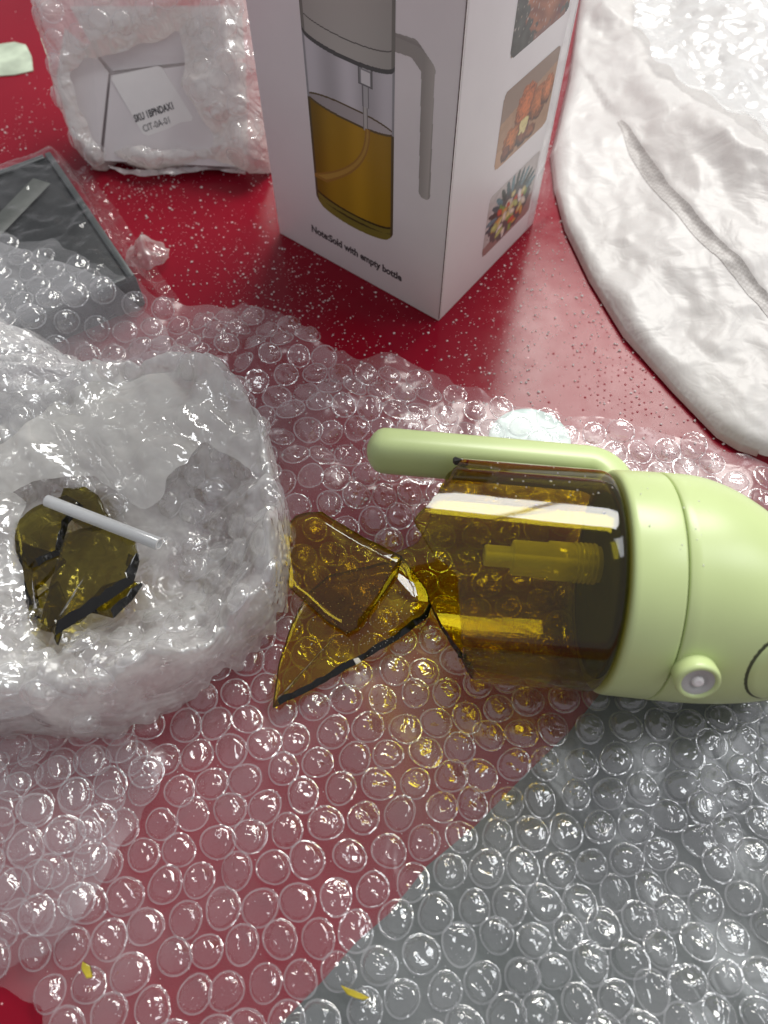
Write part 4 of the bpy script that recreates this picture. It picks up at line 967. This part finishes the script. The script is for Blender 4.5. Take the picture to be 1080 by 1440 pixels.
# folded lip of film in front of the carton
lip = [(145, 226), (165, 236), (200, 240), (250, 234), (300, 228), (345, 236), (350, 250), (300, 240), (255, 246), (205, 250), (172, 246), (152, 238)]
lw_ = W(lip, .35); lp = np.array(lw_); gx = np.arange(lp[:, 0].min(), lp[:, 0].max(), .1); gy = np.arange(lp[:, 1].min(), lp[:, 1].max(), .1); X, Y = np.meshgrid(gx, gy, indexing='ij')
msk = inside(X, Y, lw_); V = np.column_stack([X.ravel(), Y.ravel(), (.3+.25*ridged(X*.7, Y*.7, 161, 2)).ravel()]); F = grid_faces(len(gx), len(gy)); F = F[msk.ravel()[F].all(1)]; V, F, _ = prune(V, F); V = soften(V, F)
if len(F): mk('film_edge', V, F, M['tail'], wr)

# ================================================================== MAILER BAG (right)
bag_poly = W([(822, -40), (800, 110), (786, 170), (775, 215), (780, 262), (795, 320), (830, 392), (878, 470), (948, 548), (1010, 612), (1040, 630), (1080, 643), (1300, 720), (1700, 700), (1900, -100), (1300, -420), (850, -300)], .3)
seam_l = W([(866, 120), (905, 185), (952, 258), (1012, 330), (1080, 400), (1180, 500)], 2.2)
ridge_l = W([(870, -20), (905, 60), (965, 118), (1080, 196), (1250, 300)], 3.6)
def side_of(x, y, line):
    best = np.full(np.shape(x), 1e9); sg = np.zeros(np.shape(x))
    for i in range(len(line)-1):
        (x1, y1), (x2, y2) = line[i], line[i+1]; dx, dy = x2-x1, y2-y1; L = math.hypot(dx, dy)
        t = np.clip(((x-x1)*dx+(y-y1)*dy)/(L*L), 0, 1); d = np.hypot(x-x1-t*dx, y-y1-t*dy); s_ = np.sign(dx*(y-y1)-dy*(x-x1))
        m = d < best; best = np.where(m, d, best); sg = np.where(m, s_, sg)
    return best*sg
def hbag(x, y):
    d = dist_line(x, y, bag_poly, True); h = .1+.62*(1-np.exp(-(d/.22)**1.2))+1.7*sstep(0, 9, d)
    sd = side_of(x, y, seam_l); h = h+.15*sstep(-.12, .22, sd)*sstep(0, 1.5, d)
    rd = side_of(x, y, ridge_l); h = h+.6*np.exp(-(rd/1.3)**2)*sstep(1, 5, d)-.7*sstep(.3, 4, rd)*sstep(1, 5, d)
    am = sstep(0, .8, d)
    h = h+am*(.21*facet(x*.40+.14*y, y*.24-.1*x, 171, 3, .50))+am*sstep(-1.5, 1, rd)*.16*facet(x*.6, y*.6, 173, 2)
    h = h+.16*noise(x*.22, y*.22, 176)*am
    return h
bpm = np.array(bag_poly); bx0, by0 = bpm.min(0); bx1, by1 = bpm.max(0); bx1 = min(bx1, 34); by1 = min(by1, 60)
gx = np.arange(bx0, bx1, .13); gy = np.arange(by0, by1, .13); X, Y = np.meshgrid(gx, gy, indexing='ij')
msk = inside(X, Y, bag_poly); dd_ = dist_line(X, Y, bag_poly, True)
bag = thing('mailer_bag', (16, 30, 0), 'large white crinkled poly mailer bag lying to the right of the printed box', 'mailer bag')
V = np.column_stack([X.ravel(), Y.ravel(), hbag(X, Y).ravel()]); F = grid_faces(len(gx), len(gy)); F = F[msk.ravel()[F].all(1)]; V, F, _ = prune(V, F); V = soften(V, F)
mk('bag_film', V, F, M['mailer'], bag)
# skirt that closes the bag down to the table
V = []; pl = []
for i in range(11):
    a, b = bag_poly[i], bag_poly[i+1]; n = max(2, int(math.hypot(b[0]-a[0], b[1]-a[1])/.3))
    for k in range(n): t_ = k/n; pl.append((a[0]+(b[0]-a[0])*t_, a[1]+(b[1]-a[1])*t_))
pl = np.array(pl); cen = np.array([18, 32.]); nrm = (cen-pl); nrm /= np.linalg.norm(nrm, axis=1)[:, None]
rows_ = [np.column_stack([pl+nrm*.25, np.full(len(pl), .06)]), np.column_stack([pl+nrm*.0, np.full(len(pl), .12)]), np.column_stack([pl+nrm*.16, hbag(*(pl+nrm*.16).T)+.0])]
mk('bag_edge', np.vstack(rows_), grid_faces(3, len(pl)), M['mailer'], bag)
# embossed seam band, left of the step; its grey holds the step's shade too
sl = np.array(seam_l); cum = np.concatenate([[0], np.cumsum(np.hypot(*np.diff(sl, axis=0).T))]); tt = np.linspace(1.4, cum[-1], 220)
sx_ = np.interp(tt, cum, sl[:, 0]); sy_ = np.interp(tt, cum, sl[:, 1]); tx = np.gradient(sx_); ty_ = np.gradient(sy_); ln_ = np.hypot(tx, ty_); nx, ny = ty_/ln_, -tx/ln_
Vs = []
for k in range(9):
    off = -.10+.60*k/8; x = sx_+nx*off*np.clip(tt/4, .35, 1); y = sy_+ny*off*np.clip(tt/4, .35, 1)
    Vs.append(np.column_stack([x, y, hbag(x, y)+.02]))
if side_of(np.array([Vs[4][100, 0]]), np.array([Vs[4][100, 1]]), seam_l)[0] > 0:
    Vs = []
    for k in range(9):
        off = -.10+.60*k/8; x = sx_-nx*off*np.clip(tt/4, .35, 1); y = sy_-ny*off*np.clip(tt/4, .35, 1); Vs.append(np.column_stack([x, y, hbag(x, y)+.02]))
mk('seam_strip', np.vstack(Vs), grid_faces(9, 220), M['seam'], bag)
# loose clear film lying over the bag's far end
cf = W([(905, -40), (930, 20), (960, 60), (1020, 110), (1080, 165), (1300, 250), (1500, -100), (1200, -300), (930, -200)], 3.9)
c_ = np.array(cf); gx = np.arange(c_[:, 0].min(), min(34, c_[:, 0].max()), .14); gy = np.arange(c_[:, 1].min(), min(60, c_[:, 1].max()), .14); X, Y = np.meshgrid(gx, gy, indexing='ij')
msk = inside(X+.3*noise(X*.7, Y*.7, 5), Y+.3*noise(X*.7, Y*.7, 6), cf); V = np.column_stack([X.ravel(), Y.ravel(), (hbag(X, Y)+.40+.40*facet(X*.4, Y*.4, 181, 3)).ravel()]); F = grid_faces(len(gx), len(gy)); F = F[msk.ravel()[F].all(1)]; V, F, _ = prune(V, F); V = soften(V, F)
lf = thing('loose_film', (c_[:, 0].mean(), c_[:, 1].mean(), 3), 'glossy clear plastic film crumpled over the far end of the white mailer bag', 'plastic film')
mk('film', V, F, film_mat('loose_clear_film', haze=.34, haze_var=.2, col=(.92, .93, .93), f0=.06, crinkle=.3, crease_scale=.45, rough=.16), lf)

# ================================================================== SMALL THINGS ON THE TABLE
dc = at(745, 622, .1); t = np.linspace(0, 2*np.pi, 64, endpoint=False)
V, F = lathe([(0, .01), (0, 1.55), (.05, 1.62), (.11, 1.6), (.12, 1.5), (.12, .01)], 64); V = V[:, [1, 2, 0]]
o = mk('mint_disc', V, F, M['mint']); o.location = (dc[0]*S, dc[1]*S, .0004); meta(o, 'pale mint round disc under the bubble wrap behind the green handle', 'disc')
o = flat_piece('tape_strip', W([(-40, 66), (20, 58), (36, 62), (44, 78), (46, 98), (20, 104), (-40, 108)], .1), .004, .06, M['mintstrip']); meta(o, 'pale green tape strip on the table at the top left corner', 'tape')

# crumbs of glass scattered over the red table (nobody could count them)
n = 30000; X = RNG.uniform(-20, 18, n); Y = RNG.uniform(14, 42, n)
dens = .12+.9*np.clip(noise(X*.22, Y*.22, 201)+.1, 0, 1)+.7*np.exp(-((X-6.5)**2+(Y-25)**2)/22)+.6*np.exp(-((X+5)**2+(Y-27)**2)/14)
k = RNG.random(n) < dens; X = X[k]; Y = Y[k]
fr_ = f_[:2]; gr_ = g_[:2]; rel = np.column_stack([X, Y])-Bp; ss = rel @ fr_; tt = rel @ gr_
k = ~((ss < .1) & (ss > -WF-.1) & (tt > -.1) & (tt < WS+.1)) & ~inside(X, Y, bag_poly) & ~inside(X, Y, box_poly); X = X[k]; Y = Y[k]
sz = .012+.050*RNG.random(len(X))**4; Zc = sz*.7
crumbs('glass_crumbs', np.column_stack([X, Y, Zc]), sz, M['crumb'], 'tiny white glass crumbs scattered over the bare red tabletop', 'crumbs')
# fine droplets in rows where the table shows the imprint of the wrap
P = lattice(3, 18, 15, 25, .32, math.radians(20), .10, 77); ctr = at(880, 545)[:2]
k = (RNG.random(len(P)) < np.exp(-(((P[:, 0]-ctr[0])/2.0)**2+((P[:, 1]-ctr[1])/2.4)**2))*.95) & ~inside(P[:, 0], P[:, 1], bag_poly); P = P[k]
hb = np.array([(1, 0, 0), (.5, .87, 0), (-.5, .87, 0), (-1, 0, 0), (-.5, -.87, 0), (.5, -.87, 0), (0, 0, .55)]); n = len(P)
V = hb[None]*RNG.uniform(.028, .06, n)[:, None, None]+np.column_stack([P, np.full(n, .002)])[:, None, :]
F = np.array([(0, 1, 6), (1, 2, 6), (2, 3, 6), (3, 4, 6), (4, 5, 6), (5, 0, 6)])[None]+7*np.arange(n)[:, None, None]
o = mk('water_droplets', V.reshape(-1, 3), F.reshape(-1, 3), M['table'], smooth=True); meta(o, 'fine droplets in rows on the shiny red tabletop by the mailer bag', 'droplets', kind='stuff')
# crumbs on the shards and wrap
pp = []
for k in range(220):
    u = random.gauss(520, 42); v = random.gauss(870, 34); p = at(u, v, 1.12); pp.append(p)
crumbs('glass_dust', pp, RNG.uniform(.008, .018, len(pp)), M['crumb'], 'fine glass dust lying on the two large amber shards', 'dust')

for o in list(C.objects):
    if '_loc' in o: del o['_loc']
